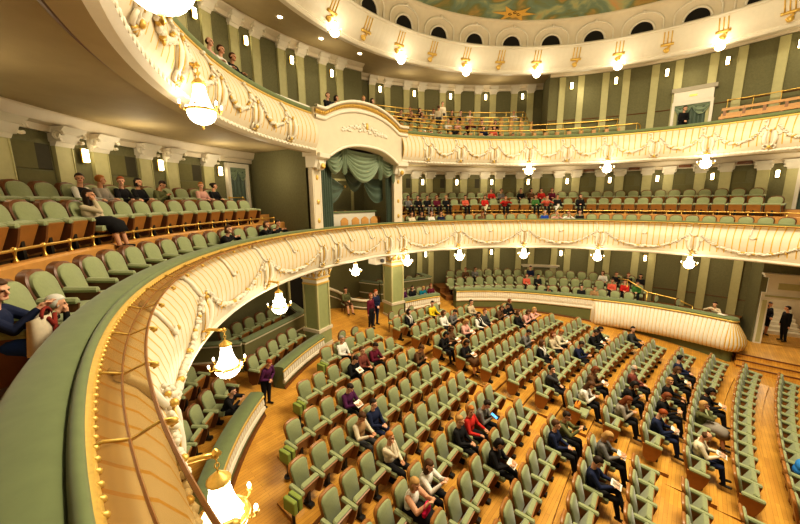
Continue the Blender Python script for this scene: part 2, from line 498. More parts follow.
# ---- third balcony front, arcade and painted ceiling
PR3 = Profile([(9.36, 5.84), (9.20, 5.93), (9.02, 6.10), (8.86, 6.32), (8.76, 6.52)])
mb = rib_front(PR3, TH0, TH1, .21, [0, .2, .5, .8, 1], .012, (2, 3))
f3 = struct(mb.build('trim_3', [M['white'], M['cream']], None, True), 'plain fluted cream front of the third balcony')
mb = MB(); mb.ring([(9.36, 5.84), (9.34, 5.80), (9.38, 5.76), (9.43, 5.72), (9.60, 5.72), (9.70, 5.80), (9.70, 5.95)], TH0, TH1, 160, 0)
mb.ring([(8.76, 6.51), (8.70, 6.53), (8.68, 6.57), (8.70, 6.60), (8.76, 6.61)], TH0, TH1, 160, 0)
mb.build('cornice_moulding', [M['white']], f3)
def lyre():
    mb = MB()
    q = Profile(PR3.p[::-1])
    for u in (-.13, 0, .13):
        mb.tube([q.S(u, v, -.0) for v in (.06, .3, .52)], .022, 5, 0)
        mb.ell(q.S(u, .08, .015), (.028, .028, .028), 6, 4, 0)
    mb.tube([q.S(u, .56, .015) for u in (-.22, -.1, 0, .1, .22)], .05, 6, 0)
    mb.ell(q.S(0, .80, .03), (.08, .10, .11), 8, 5, 0)
    mb.tube([q.S(.10*sin(k/8*pi*2), .60 + .24*k/8, .015) for k in range(9)], .032, 5, 0)
    return mb.build('gilt_lyre', [M['gold']], f3, True)
around(lyre(), [-9.6 - 10.5*k for k in range(10)] + [.9 + 10.5*k for k in range(12)], f3)

ARCH = [.3 + 11.25*k for k in range(-10, 12)]
mb = MB()
mb.ring([(8.76, 6.60), (8.78, 6.72), (8.72, 6.95), (8.62, 7.2), (8.52, 7.40), (8.46, 7.44), (8.40, 7.45), (8.40, 7.52), (8.46, 7.56)], TH0, TH1, 160, 0)
arc = struct(mb.build('wall_upper', [M['cream']], None, True), 'cream arcade under the painted ceiling')
PRA = Profile([(8.76, 6.60), (8.78, 6.72), (8.72, 6.95), (8.62, 7.2), (8.52, 7.40)])
def arcade_bits():
    L = PRA.len
    AS = lambda u, v, off: PRA.S(u, v, -off)
    mb = MB()   # dark lunette
    mb.grid(lambda u, v: AS(.40*v*cos(pi*u), (.05*L + .37*v*sin(pi*u))/L, .016), 18, 6)
    lun = mb.build('lunette_opening', [M['dark']], arc)
    mb = MB()
    mb.tube([AS(.45*cos(pi*k/14), (.05*L + .42*sin(pi*k/14))/L, .02) for k in range(15)], .045, 6)
    lf = mb.build('lunette_frame', [M['white']], arc, True)
    mb = MB()
    pts = [(-.74, .0)] + [(-.74, .3*L)] + [(.74*cos(pi - pi*k/12), .34*L + .52*L*sin(pi*k/12)) for k in range(13)] + [(.74, .3*L), (.74, 0)]
    mb.tube([AS(u, w/L, .018) for u, w in pts], .036, 6)
    mb.ell(AS(0, .90, .03), (.05, .06, .06), 7, 5)
    ar = mb.build('blind_arch', [M['white']], arc, True)
    for o in (lun, lf, ar): around(o, ARCH, arc)
arcade_bits()

mb = MB()
def dome(u, v):
    a = 360*u; r = 8.46*v; return P(a, r, 7.50 + 1.1*(1 - v*v))
mb.grid(dome, 72, 12)
ceil = struct(mb.build('ceiling', [M['painting']], None, True), 'painted oval ceiling above the hall')
def painted_lyre():
    # gold instrument painted near the ceiling's rim
    mb = MB()
    def cp(x, y, d=.02):
        th = 44 + math.degrees(x/8.0); v = (8.05 + y)/8.46
        return P(th, 8.46*v, 7.50 + 1.1*(1 - v*v) - d)
    pts = [(.95, .05), (.35, .22), (.5, .75), (.14, .34), (0, .42), (-.14, .34), (-.5, .75), (-.35, .22), (-.95, .05), (-.4, -.12), (-.55, -.6), (-.15, -.25), (.15, -.25), (.55, -.6), (.4, -.12)]
    pts = [(x, y*.55) for x, y in pts]
    mb.add([cp(0, 0)] + [cp(x, y) for x, y in pts], [(0, 1+k, 1+(k+1) % len(pts)) for k in range(len(pts))], 0)
    for x, y in ((-.18, .03), (.0, -.05), (.18, .03)):
        mb.tube([cp(x+.07*cos(a*.7), y+.05*sin(a*.7), .03) for a in range(8)], .014, 4, 1)
    return mb.build('painted_emblem', [mat('painted_gold', (0.62, 0.36, 0.07), .8), M['dark']], ceil)
painted_lyre()

# ------------------------------------------------------------------ slabs, soffits, steps of the balconies
mb = MB()
mb.ring([(9.60, -2.32), (9.75, -2.22), (9.75, -2.15), (12.75, -2.15)], TH0, TH1, 120, 1)
mb.ring([(9.80, -1.66), (10.93, -1.66)], TH0, TH1, 120, 0)
mb.ring([(10.93, -1.66), (10.93, -.79), (10.98, -.76), (11.10, -.76), (11.12, -.80), (11.12, -.86)], TH0, TH1, 120, 2)
mb.ring([(11.12, -.86), (11.80, -.86)], TH0, TH1, 120, 0)
mb.ring([(11.80, -.86), (11.80, -.50)], TH0, TH1, 120, 2)
mb.ring([(11.80, -.50), (12.75, -.50)], TH0, TH1, 120, 0)
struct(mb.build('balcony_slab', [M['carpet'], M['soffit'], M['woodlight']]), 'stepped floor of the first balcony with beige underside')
mb = MB()
mb.ring([(9.62, 1.66), (9.64, 1.70), (9.80, 1.70), (9.82, 1.76), (12.75, 1.78)], TH0, TH1, 120, 1)
mb.ring([(9.60, 2.15), (10.75, 2.15)], TH0, TH1, 120, 0)
for (R0, R1, z0, z1) in ((10.60, 11.2, 2.15, 2.65), (11.2, 12.0, 2.65, 3.08), (12.0, 12.6, 3.08, 3.48), (12.6, 14.0, 3.48, 3.85)):
    mb.ring([(R0, z0), (R0, z1)], 12.0, 84, 40, 2); mb.ring([(R0, z1), (R1, z1)], 12.0, 84, 40, 0)
mb.ring([(10.75, 2.15), (12.75, 2.15)], TH0, 12, 60, 0); mb.ring([(10.75, 2.15), (12.75, 2.15)], 84, TH1, 40, 0)
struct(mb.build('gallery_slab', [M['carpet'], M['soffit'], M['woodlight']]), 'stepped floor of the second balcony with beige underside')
mb = MB()
mb.ring([(9.70, 5.95), (9.9, 6.05), (14.2, 6.62)], TH0, TH1, 120, 0)
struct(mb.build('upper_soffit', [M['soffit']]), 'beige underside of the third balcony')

# ------------------------------------------------------------------ walls with pilasters
def wall_ring(name, R, z0, z1, th0, th1, label, m='wall'):
    mb = MB(); mb.ring([(R, z0), (R, z1)], th0, th1, max(6, int((th1-th0)*.8)), 0)
    return struct(mb.build(name, [M[m]]), label)

S1 = [-69.3, -59.5, -49.8, -40.0, -30.2, -20.1] + [19.9 + 9.45*k for k in range(0, 11)]
S1L = [t for t in S1 if t < 0]; S1R = [t for t in S1 if t > 0]

def pilaster_mesh(R, z0, z1, w, m='pilaster', cap=True):
    mb = MB()
    d = math.degrees(w/2/R)
    mb.ring([(R+.02, z0), (R-.07, z0), (R-.07, z1), (R+.02, z1)], -d, d, 1, 0, True)
    # slim raised edges
    for a in (-d, d-.10): mb.ring([(R-.07, z0), (R-.085, z0), (R-.085, z1), (R-.07, z1)], a, a+.10, 1, 0, True)
    if cap:
        for (dd, zz0, zz1, rr) in ((d*1.06, z1-.03, z1+.05, .14), (d*1.2, z1+.05, z1+.22, .26), (d*1.4, z1+.22, z1+.34, .40)):
            mb.ring([(R+.02, zz0), (R-rr*.7, zz0), (R-rr, zz1), (R+.02, zz1)], -dd, dd, 2, 1, True)
        for s in (-1, 1):
            mb.tube([P(s*d*1.3, R-.24-.1*cos(a), z1+.17+.09*sin(a)) for a in np.linspace(0, 5.2, 9)], .035, 6, 1)
    return mb
def pilasters(R, z0, z1, w, ths, parent, m='pilaster', cap=True):
    o = pilaster_mesh(R, z0, z1, w, m, cap).build('pilaster', [M[m], M['white']], parent)
    return around(o, ths, parent)

# level 0 (stalls and side boxes)
w0 = wall_ring('wall_stalls', 12.72, -7.0, -2.1, TH0, 103.6, 'olive wall behind the stalls boxes')
PIL0 = [t + d for t in [-69, -59, -49, -39.5, -30] + [20.5, 30.3, 39.7, 48.9, 58, 67, 76.0, 85.3, 94.8] for d in (-1.65, 1.65)] + [101.7]
pilasters(12.72, -5.9, -2.25, .33, PIL0, w0, cap=False)
mb = MB(); mb.ring([(12.70, -2.5), (12.55, -2.45), (12.5, -2.3), (12.4, -2.15)], TH0, 103.6, 90, 0); mb.build('cornice', [M['cream']], w0)
mb = MB(); mb.ring([(12.71, -3.96), (12.52, -3.96), (12.52, -3.88), (12.71, -3.88)], 57.2, 66.9, 8, 0, True)
mb.ring([(12.71, -4.04), (12.60, -4.04), (12.60, -3.96), (12.71, -3.96)], 57.6, 66.5, 8, 0, True); mb.build('wall_shelf', [M['cream']], w0)
mb = MB(); mb.ring([(12.70, -4.72), (12.68, -4.70), (12.70, -4.68)], 84, 103.6, 20, 0); mb.build('dado_rail', [M['wood']], w0)
# level 1
w1 = wall_ring('wall_balcony', 12.72, -.6, 1.80, TH0, TH1, 'olive wall at the back of the first balcony')
PIL1 = [t + d for t in S1 for d in (-2.0, 2.0) if not (t == S1[5] and d > 0)]
pilasters(12.72, -.5, 1.18, .40, PIL1, w1)
mb = MB(); mb.ring([(12.70, 1.40), (12.62, 1.40), (12.60, 1.52), (12.48, 1.56), (12.40, 1.74), (12.40, 1.79)], TH0, TH1, 110, 0); mb.build('cornice', [M['cream']], w1)
mb = MB()
allS = sorted(S1)
for a, b in zip(allS, allS[1:]):
    if b - a < 12:
        mb.ring([(12.71, -.45), (12.68, -.45), (12.68, .62), (12.71, .62)], a+3.2, b-3.2, 3, 0, True)
        mb.ring([(12.71, .66), (12.69, .66), (12.69, 1.16), (12.71, 1.16)], a+3.2, (a+b)/2 + .3, 2, 0, True)
mb.build('acoustic_panel', [M['wall_light']], w1)
mb = MB()
for a, b in zip(allS, allS[1:]):
    if b - a < 12 and a < 48: mb.ring([(12.71, .66), (12.695, .66), (12.695, 1.16), (12.71, 1.16)], (a+b)/2 + .3, b-3.2, 2, 0, True)
mb.build('dark_opening', [M['opening']], w1)
mb = MB()
for a, b in zip(allS, allS[1:]):
    if a > 60 and b - a < 12:
        mb.ring([(12.5, 1.44), (12.36, 1.44), (12.36, 1.56), (12.5, 1.56)], (a+b)/2-1.1, (a+b)/2+1.1, 2, 0, True)
mb.build('vent_block', [M['wood']], w1)
# level 2, deeper behind the rear seats
def wall2R(th): return 12.42 if th < 13 else 14.0
w2 = wall_ring('wall_gallery', 12.42, 2.1, 6.5, TH0, 12.8, 'olive wall at the back of the second balcony, left of the rear seats')
w2b = wall_ring('wall_rear', 14.0, 2.1, 6.7, 12.8, 61, 'olive wall behind the rear gallery seats')
w2c = wall_ring('wall_side', 11.25, 2.1, 6.5, 60.2, TH1, 'olive wall at the right of the second balcony')
mb = MB()
mb.add([P(60.2, 11.25, 2.1), P(61, 14.0, 2.1), P(61, 14.0, 6.7), P(60.2, 11.25, 6.5)], [(0, 1, 2, 3)])
mb.build('wall_return', [M['wall']], w2c)
mb = MB(); mb.add([P(12.8, 12.42, 2.1), P(12.8, 14.0, 2.1), P(12.8, 14.0, 6.7), P(12.8, 12.42, 6.5)], [(0, 1, 2, 3)]); mb.build('wall_return', [M['wall']], w2b)
S2A = [-51.5, -42.1, -32.6, -23.2, -14.0, -4.4, 5.0]
S2B = [20.8, 29.4, 38.6, 47.4, 56.3]
S2C = [65.5, 75.4, 85.5, 95.8, 106.0]
pilasters(12.42, 2.15, 5.92, .36, [t + d for t in S2A for d in (-2.1, 2.1)], w2)
pilasters(14.0, 2.15, 6.15, .36, [t + d for t in S2B for d in (-1.9, 1.9)], w2b)
pilasters(11.25, 2.15, 6.02, .29, [t + d for t in S2C for d in (-2.2, 2.2)], w2c, cap=False)
mb = MB(); mb.ring([(12.4, 6.06), (12.3, 6.06), (12.28, 6.2), (12.1, 6.3), (12.05, 6.36)], TH0, 12.8, 70, 0); mb.build('cornice', [M['cream']], w2)
mb = MB(); mb.ring([(13.98, 6.28), (13.88, 6.28), (13.86, 6.42), (13.7, 6.5), (13.6, 6.58)], 12.8, 61, 30, 0); mb.build('cornice', [M['cream']], w2b)
mb = MB(); mb.ring([(11.24, 6.06), (11.16, 6.06), (11.14, 6.14), (11.0, 6.2), (10.95, 6.24)], 60.2, TH1, 40, 0); mb.build('cornice', [M['cream']], w2c)
mb = MB(); mb.ring([(11.24, 3.95), (11.22, 3.97), (11.24, 3.99)], 60.2, TH1, 40, 0); mb.build('dado_rail', [M['wood']], w2c)
# stage side of the room
mb = MB(); mb.add([(11.6, -13, 0), (11.6, 13, 0), (11.6, 13, 16), (11.6, -13, 16)], [(0, 1, 2, 3)])
struct(mb.build('wall_stage', [M['curtain']]), 'green stage curtain wall')

# ------------------------------------------------------------------ sconces
def sconce_proto():
    r = empty('wall_sconce')
    mb = MB(); mb.box((-.03, -.065, -.155), (.005, .065, .155)); mb.build('back_plate', [M['brass']], r)
    mb = MB()
    mb.slab([(-.052, -.138), (.052, -.138), (.052, .138), (-.052, .138)], .005, .06, 0, .012); mb.build('glass_panel', [M['glow']], r)
    return register(r)
SP = sconce_proto(); used = [False]
def put(proto, flag, loc, rz, label, cat, group=None):
    o = proto if not flag[0] else dup(proto)
    flag[0] = True
    o.location = loc; o.rotation_euler = (0, 0, rz); tag(o, label, cat, group)
    return o
for lst, R, z, lev in ((S1L, 12.62, 1.03, 'first balcony wall left of the box'), (S1R, 12.62, .97, 'first balcony wall right of the box'),
                       (S2A, 12.32, 5.62, 'left second balcony wall'), (S2B, 13.9, 5.95, 'the wall behind rear gallery seats'), (S2C, 11.15, 5.58, 'the right second balcony wall'),
                       ([30.3, 48.9, 67, 85.6], 12.62, -3.15, 'the wall behind lower right boxes')):
    l2 = sorted(lst, key=lambda t: abs(t + 1.5))
    for k, t in enumerate(l2):
        put(SP, used, P(t, R, z), face_in(t), 'lit sconce on %s, %s from the centre' % (lev, ORD[k]), 'wall light', 'glass wall sconces')

# downlights
dl = MB(); dl.lathe([(.0, -.01), (.055, -.01), (.075, 0), (.075, .02)], 12, 0); DLO = dl.build('downlight', [M['spot']])
DLO_used = False
for k, t in enumerate([-20.3, -12.5, -2.5, 7.7, 28.1, 38.8, 49.2, 60.0]):
    o = DLO if k == 0 else DLO.copy()
    if k: COL.objects.link(o)
    R = 10.9 if t < 10 else 10.35
    o.location = P(t, R, 6.05 + (R-9.9)*.133 - .02)
    tag(o, 'small round downlight in the upper soffit, %s from the left' % ORD[k], 'downlight', 'soffit downlights')

# ------------------------------------------------------------------ chandeliers
def chandelier_proto():
    r = empty('crystal_chandelier')
    mb = MB()   # bracket to the balcony front behind
    mb.tube([(-.42, 0, -.02), (-.34, 0, .05), (-.22, 0, .07), (-.10, 0, .05), (0, 0, .03)], [.035, .03, .026, .024, .03], 7, 0)
    mb.tube([(-.30+.05*cos(a), 0, -.01+.05*sin(a)) for a in np.linspace(1.5, 7.4, 12)], .011, 5, 0)
    mb.lathe([(.0, .02), (.05, .03), (.02, .07), (.0, .09)], 8, 0)
    mb.build('bracket', [M['brass']], r, True)
    mb = MB()
    for k in range(4):
        a = k*pi/2
        c = Vector((0, 0, .01 - .045*k))
        mb.tube([c + Vector((cos(a)*.018*cos(w), sin(a)*.018*cos(w), .028*sin(w))) for w in np.linspace(0, 2*pi, 9)], .006, 4, 0)
    mb.build('chain', [M['brass']], r, True)
    mb = MB(); mb.lathe([(.015, -.14), (.03, -.15), (.075, -.19), (.10, -.215), (.10, -.235), (.06, -.24), (.02, -.24)], 14, 0); mb.build('canopy', [M['gold']], r, True)
    mb = MB(); mb.lathe([(.06, -.24), (.085, -.26), (.085, -.30), (.105, -.40), (.135, -.50), (.18, -.585)], 28, 0, ridge=.10); mb.build('crystal_tent', [M['crystal']], r)
    mb = MB(); mb.lathe([(.20, -.585), (.225, -.59), (.23, -.605), (.225, -.62), (.20, -.625), (.20, -.60)], 24, 0); rg = mb.build('ring', [M['brass']], r, True)
    mb = MB(); mb.lathe([(.205, -.62), (.20, -.68), (.165, -.745), (.11, -.79), (.05, -.81), (.0, -.815)], 28, 0, ridge=.09); mb.build('crystal_basket', [M['crystal']], r)
    mb = MB(); mb.lathe([(.0, -.81), (.028, -.825), (.012, -.85), (.022, -.87), (.0, -.895)], 10, 0); mb.build('finial', [M['brass']], r, True)
    for k in range(6):
        a = 2*pi*k/6 + .5
        e = Vector((cos(a), sin(a), 0))
        mb = MB()
        mb.tube([e*.22 + Vector((0, 0, -.60)), e*.25 + Vector((0, 0, -.63)), e*.285 + Vector((0, 0, -.61)), e*.29 + Vector((0, 0, -.57))], .010, 5, 0)
        mb.tube([e*.29 + Vector((0, 0, -.57)), e*.29 + Vector((0, 0, -.555))], .026, 7, 0)
        ar = mb.build('candle_arm', [M['brass']], r, True)
        mb = MB(); mb.ell(e*.29 + Vector((0, 0, -.525)), (.018, .018, .034), 7, 5, 0); mb.build('bulb', [M['crystal']], ar, True)
    return register(r)
CHD = chandelier_proto(); cu = [False]
LIGHTS = []
def chand(th, R, ztop, sc, label, lamp=True):
    o = put(CHD, cu, P(th, R, ztop), face_in(th), label, 'chandelier', 'crystal chandeliers hung from the balcony fronts')
    o.scale = (sc, sc, sc)
    LIGHTS.append((P(th, R - .55, ztop - .75*sc), .3 if ztop > 4 else .36))
for k, t in enumerate([-77.0, -56.4, -34.6]):
    chand(t, 8.82, -2.16, 1.0, 'lit crystal chandelier under the left first balcony front, %s from the bottom edge' % ORD[k])
chand(-2.2, 9.45, -2.36, .85, 'lit crystal chandelier between the two green pillars')
chand(12.9, 8.85, -2.20, .85, 'lit crystal chandelier beside the right green pillar')
for k, t in enumerate([31.4, 52.6, 73.9, 95.5]):
    chand(t, 8.85, -2.16, .9, 'lit crystal chandelier under the far first balcony front, %s right of pillars' % ORD[k])
for k, t in enumerate([-78.5, -55.3]):
    chand(t, 8.85, 1.98, 1.0, 'large lit crystal chandelier under the left second balcony front, %s' % ('at the top edge' if k == 0 else 'over the balcony seats'))
for k, t in enumerate([-34.2]):
    pass
for k, t in enumerate([52.8, 74.2, 95.8]):
    chand(t, 8.9, 1.86, .9, 'lit crystal chandelier under the far second balcony front, %s from the left' % ORD[k])
for k, t in enumerate([-28.3, -7.7, 12.9, 33.3, 54.0, 74.6, 95.1]):
    chand(t, 9.22, 6.12, .78, 'lit crystal chandelier below the third balcony front, %s from the left' % ORD[k])

# ------------------------------------------------------------------ great pillars under the draped box
def great_pillar(th, label, n):
    r = empty(n, P(th, 9.78, 0), face_in(th))
    zf = ramp(P(th, 9.78).x)
    w = .31
    mb = MB(); mb.box((-w, -w, zf-.1), (w, w, -2.95)); sh = mb.build('shaft', [M['pillar']], r)
    mb = MB()
    for sx in (-1, 1):
        for sy in (-1, 1):
            mb.box((sx*w-.035, sy*w-.035, zf+.7), (sx*w+.035, sy*w+.035, -2.95))
    mb.build('edge_strip', [M['pilaster']], r)
    mb = MB()
    mb.box((-w-.07, -w-.07, zf-.1), (w+.07, w+.07, zf+.12), 0)
    mb.box((-w-.04, -w-.04, zf+.12), (w+.04, w+.04, zf+.62), 1)
    mb.box((-w-.08, -w-.08, zf+.62), (w+.08, w+.08, zf+.74), 0); mb.build('plinth', [M['cream'], M['pillar']], r)
    mb = MB()
    mb.box((-w-.04, -w-.04, -3.0), (w+.04, w+.04, -2.93), 1)
    mb.box((-w-.02, -w-.02, -2.93), (w+.02, w+.02, -2.80), 0)
    mb.box((-w-.06, -w-.06, -2.80), (w+.06, w+.06, -2.74), 1)
    for z0, z1, d in ((-2.74, -2.55, .03), (-2.55, -2.42, .12), (-2.42, -2.30, .20)):
        mb.box((-w-d, -w-d, z0), (w+d, w+d, z1), 0)
    for a in range(4):
        R4 = Matrix.Rotation(a*pi/2, 4, 'Z')
        for k in range(-2, 3):
            mb.ell(R4 @ Vector((w+.10, k*.14, -2.58)), (.05, .06, .12), 7, 5, 0 if k % 2 else 1)
        for s in (-1, 1):
            mb.tube([R4 @ Vector((w+.16, s*(w-.02) + s*.09*cos(q), -2.45+.09*sin(q))) for q in np.linspace(0, 5, 9)], .03, 6, 1)
    mb.build('capital', [M['white'], M['gold']], r)
    r.location.z = EYE
    return struct(r, label)
great_pillar(-13.4, 'square green pillar with gilt capital left of the central entrance', 'pillar_left')
great_pillar(12.2, 'square green pillar with gilt capital right of the central entrance', 'pillar_right')

# ------------------------------------------------------------------ the draped box in the middle of the first balcony
bx = struct(empty('draped_box'), 'draped central box with arched cream pediment')
B0, B1 = -13.7, 12.6
for th in (B0, B1):
    mb = MB()
    d = 1.35
    mb.ring([(9.62, -.98), (9.44, -.98), (9.44, 1.2), (9.62, 1.2)], th-d, th+d, 2, 0, True)
    for a in (th-d*.75, th+d*.65):
        mb.ring([(9.44, -.85), (9.425, -.85), (9.425, 1.05), (9.44, 1.05)], a, a+.12, 1, 1, True)
    for z in (.78, -.05, -.7): mb.ell(P(th, 9.43, z), (.05, .06, .09), 8, 5, 2)
    mb.ring([(9.66, 1.1), (9.30, 1.1), (9.22, 1.36), (9.05, 1.42), (9.02, 1.56), (9.66, 1.56)], th-d*1.25, th+d*1.25, 2, 1, True)
    mb.ring([(9.30, 1.02), (9.22, 1.05), (9.15, 1.2), (9.22, 1.36), (9.34, 1.36)], th-d*.6, th+d*.6, 2, 1, True)
    mb.ell(P(th, 9.14, 1.15), (.07, .10, .10), 8, 5, 2)
    mb.build('pier', [M['cream'], M['white'], M['gold']], bx)
def arch_bottom(th):
    x = (th - (B0+B1)/2) / ((B1-B0)/2)
    return 1.46 + .50*max(0, 1 - abs(x/.86)**2.6) if abs(x) < .86 else 1.46
def ped_top(th):
    x = (th - (B0+B1)/2) / ((B1-B0)/2)
    return 2.98 + .52*max(0, 1 - abs(x/.92)**2.2) if abs(x) < .92 else 2.98
def bow(th):
    x = (th - (B0+B1)/2) / ((B1-B0)/2)
    return .22*max(0, 1 - x*x)
mb = MB(); A0, A1 = B0-1.9, B1+1.9
def pedfn(u, v):
    th = A0+(A1-A0)*u; z = arch_bottom(th) + (ped_top(th) - arch_bottom(th))*v
    return P(th, 9.16 - bow(th), z)
mb.grid(pedfn, 60, 10)
mb.grid(lambda u, v: P(A0+(A1-A0)*u, 9.16 - bow(A0+(A1-A0)*u) + .55*v, arch_bottom(A0+(A1-A0)*u)), 60, 2)
mb.grid(lambda u, v: P(A0+(A1-A0)*u, 9.16 - bow(A0+(A1-A0)*u) + .5*v, ped_top(A0+(A1-A0)*u)), 60, 2)
for th in (A0, A1): mb.add([P(th, 9.16, 1.46), P(th, 9.75, 1.46), P(th, 9.75, 2.98), P(th, 9.16, 2.98)], [(0, 1, 2, 3)])
mb.build('pediment', [M['cream']], bx, True)
def band(d0, d1, out, m, nm, bead=False):
    mb = MB()
    prof = [(0, d0), (-out, d0), (-out*1.2, (d0+d1)/2), (-out, d1), (0, d1)]
    mb.grid(lambda u, v: (lambda th, q: P(th, 9.16 - bow(th) + q[0], ped_top(th) + q[1]))(A0+(A1-A0)*u, prof[min(4, int(round(v*4)))]), 60, 4)
    if bead:
        for k in range(64):
            th = A0 + (A1-A0)*(k+.5)/64
            mb.ell(P(th, 9.16 - bow(th) - out - .02, ped_top(th) + (d0+d1)/2), (.03, .022, .05), 6, 4)
    return mb.build(nm, [m], bx, True)
band(-.02, .07, .12, M['white'], 'cornice')
band(-.17, -.06, .05, M['gold'], 'gilt_dentils', True)
band(-.34, -.22, .06, M['white'], 'lower_cornice')
mb = MB()
mb.tube([P(th, 9.13 - bow(th), arch_bottom(th) + .05) for th in np.linspace(B0+1.5, B1-1.5, 40)], .055, 7, 0)
mb.build('arch_moulding', [M['white']], bx, True)
mb = MB(); r_ = random.Random(5)
for k in range(70):   # relief of leaves over the arch
    a = r_.uniform(-1, 1); th = (B0+B1)/2 + a*7.5; h = .34*(1-abs(a))*r_.uniform(.2, 1)
    mb.ell(P(th, 9.14 - bow(th), 2.42 + h + .10*r_.random()), (.03, .075, .045), 6, 4, 0)
mb.ell(P((B0+B1)/2 + .3, 9.12 - bow(0), 2.72), (.05, .06, .14), 8, 5, 1)
mb.build('relief', [M['white'], M['gold']], bx, True)
# interior of the box
mb = MB()
mb.ring([(9.9, -1.66), (12.4, -1.66)], B0, B1, 8, 1); mb.ring([(12.4, -1.66), (12.4, 1.75)], B0, B1, 8, 0); mb.ring([(9.7, 1.78), (12.4, 1.78)], B0, B1, 8, 0)
for th in (B0, B1): mb.add([P(th, 9.6, -1.66), P(th, 12.4, -1.66), P(th, 12.4, 1.78), P(th, 9.6, 1.78)], [(0, 1, 2, 3)], 0)
mb.build('box_lining', [M['wall'], M['carpet']], bx)
mb = MB()
for a, b in ((-2.5, -1.9), (.6, 1.2), (2.4, 3.0), (9.0, 9.6)):
    mb.ring([(12.38, -1.66), (12.3, -1.66), (12.3, 1.0), (12.38, 1.0)], a, b, 1, 0, True)
mb.ring([(12.38, .92), (12.28, .92), (12.28, 1.02), (12.38, 1.02)], -2.5, 1.2, 2, 0, True); mb.ring([(12.38, .92), (12.28, .92), (12.28, 1.02), (12.38, 1.02)], 2.4, 9.6, 3, 0, True)
mb.build('door_frame', [M['pilaster']], bx)
mb = MB()
mb.ring([(10.55, -1.66), (10.45, -1.66), (10.45, -.52), (10.55, -.52)], -4.2, 9.3, 10, 0, True)
mb.ring([(10.62, -.52), (10.38, -.52), (10.38, -.46), (10.62, -.46)], -4.4, 9.5, 10, 1, True)
mb.build('inner_parapet', [M['white'], M['rail_velvet']], bx)
# curtains
cu_ = tag(empty('box_curtain'), 'green draped curtain with swags hanging in the arched central box', 'curtain')
def drop(th0, th1, R, z0, z1, m, name, folds=7, pinch=None):
    mb = MB()
    def fn(u, v):
        th = th0 + (th1-th0)*u; z = z0 + (z1-z0)*v
        if pinch: th = th + (pinch - th)*(.75*sin(pi*min(1, v*1.0)/2)**2)
        return P(th, R + .055*sin(folds*2*pi*u + .6*sin(5*v)), z)
    mb.grid(fn, 56, 12)
    return mb.build(name, [M[m]], cu_, True)
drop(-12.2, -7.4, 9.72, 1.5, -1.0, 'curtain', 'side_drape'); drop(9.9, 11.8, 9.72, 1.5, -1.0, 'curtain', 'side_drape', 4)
def swg(th0, th1, z0, z1, sag, R, m='curtain_light', folds=5):
    mb = MB()
    def fn(u, v):
        th = th0 + (th1-th0)*u; top = z0 + (z1-z0)*u
        s = (4*u*(1-u))
        z = top - (.04 + v*.96)*sag*s**.8 - v*.10
        return P(th, R - .07*sin(folds*pi*v*1.9)*s**.5 - .10*s*v, z)
    mb.grid(fn, 28, 26)
    return mb.build('swag', [M[m]], cu_, True)
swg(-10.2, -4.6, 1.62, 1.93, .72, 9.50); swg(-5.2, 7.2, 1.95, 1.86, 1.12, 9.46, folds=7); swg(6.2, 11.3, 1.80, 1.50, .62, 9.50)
def tail(th, z0, z1, w, R=9.44):
    mb = MB()
    def fn(u, v): return P(th + w*(u-.5)*(1-.35*v), R + .05*sin(3*2*pi*u) - .02, z0 + (z1-z0)*v*(1-.18*abs(u-.5)))
    mb.grid(fn, 24, 8); mb.build('drape_tail', [M['curtain_light']], cu_, True)
tail(-4.9, 1.93, .95, 1.9); tail(6.7, 1.86, .80, 1.6); tail(10.9, 1.52, .70, 1.0)
def inner(th0, th1, z0, z1, sag, zc): 
    mb = MB()
    def fn(u, v):
        th = th0 + (th1-th0)*u; s = 4*u*(1-u)
        return P(th, 10.15 - .05*sin(18*v)*s, z0 + (z1-z0)*u - v*(sag*s + zc*(1-u)))
    mb.grid(fn, 22, 18); mb.build('inner_swag', [M['curtain']], cu_, True)
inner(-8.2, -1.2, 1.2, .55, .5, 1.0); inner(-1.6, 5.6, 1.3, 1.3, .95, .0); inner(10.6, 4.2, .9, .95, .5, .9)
mb = MB(); mb.ell(P(-1.2, 10.1, .55), (.05, .05, .06), 8, 6); mb.build('curtain_boss', [M['brass']], cu_, True)
# wooden chairs of the box
def box_chair():
    r = empty('box_chair')
    out = [(-.19, .42), (-.20, .85)] + [(-.20 + .40*k/8, .85 + .12*sin(pi*k/8)) for k in range(1, 8)] + [(.20, .85), (.19, .42)]
    mb = MB(); mb.slab(out, -.22, -.17, 0, .012); mb.build('backrest', [M['woodlight']], r)
    mb = MB(); mb.box((-.2, -.21, .40), (.22, .21, .47)); mb.build('seat', [M['velvet']], r)
    for x, y in ((-.18, -.18), (-.18, .18), (.19, -.18), (.19, .18)):
        mb = MB(); mb.tube([(x, y, 0), (x, y, .41)], [.017, .024], 6); mb.build('leg', [M['wood']], r)
    return register(r)
BC = box_chair(); bcu = [False]
for k, t in enumerate([-2.7, .8, 3.8, 6.7]):
    put(BC, bcu, P(t, 10.12, -1.66), face_in(t)+pi, 'honey wooden chair before the white inner parapet of the central box, %s from left' % ORD[k], 'chair', 'wooden box chairs')
for k, t in enumerate([-.5, 2.2]):
    put(BC, bcu, P(t, 11.1, -1.42), face_in(t)+pi, 'honey wooden chair behind the inner parapet of the central box, %s' % ('left' if k == 0 else 'right'), 'chair', 'wooden box chairs')
mb = MB(); mb.ring([(10.7, -1.66), (10.7, -1.42), (12.38, -1.42), (12.38, -1.66)], -4, 9, 6, 0, True); mb.build('box_step', [M['carpet']], bx)
# lamp inside
put(SP, used, P(4.7, 12.25, .75), face_in(4.7), 'small lit lamp inside the draped central box', 'wall light')

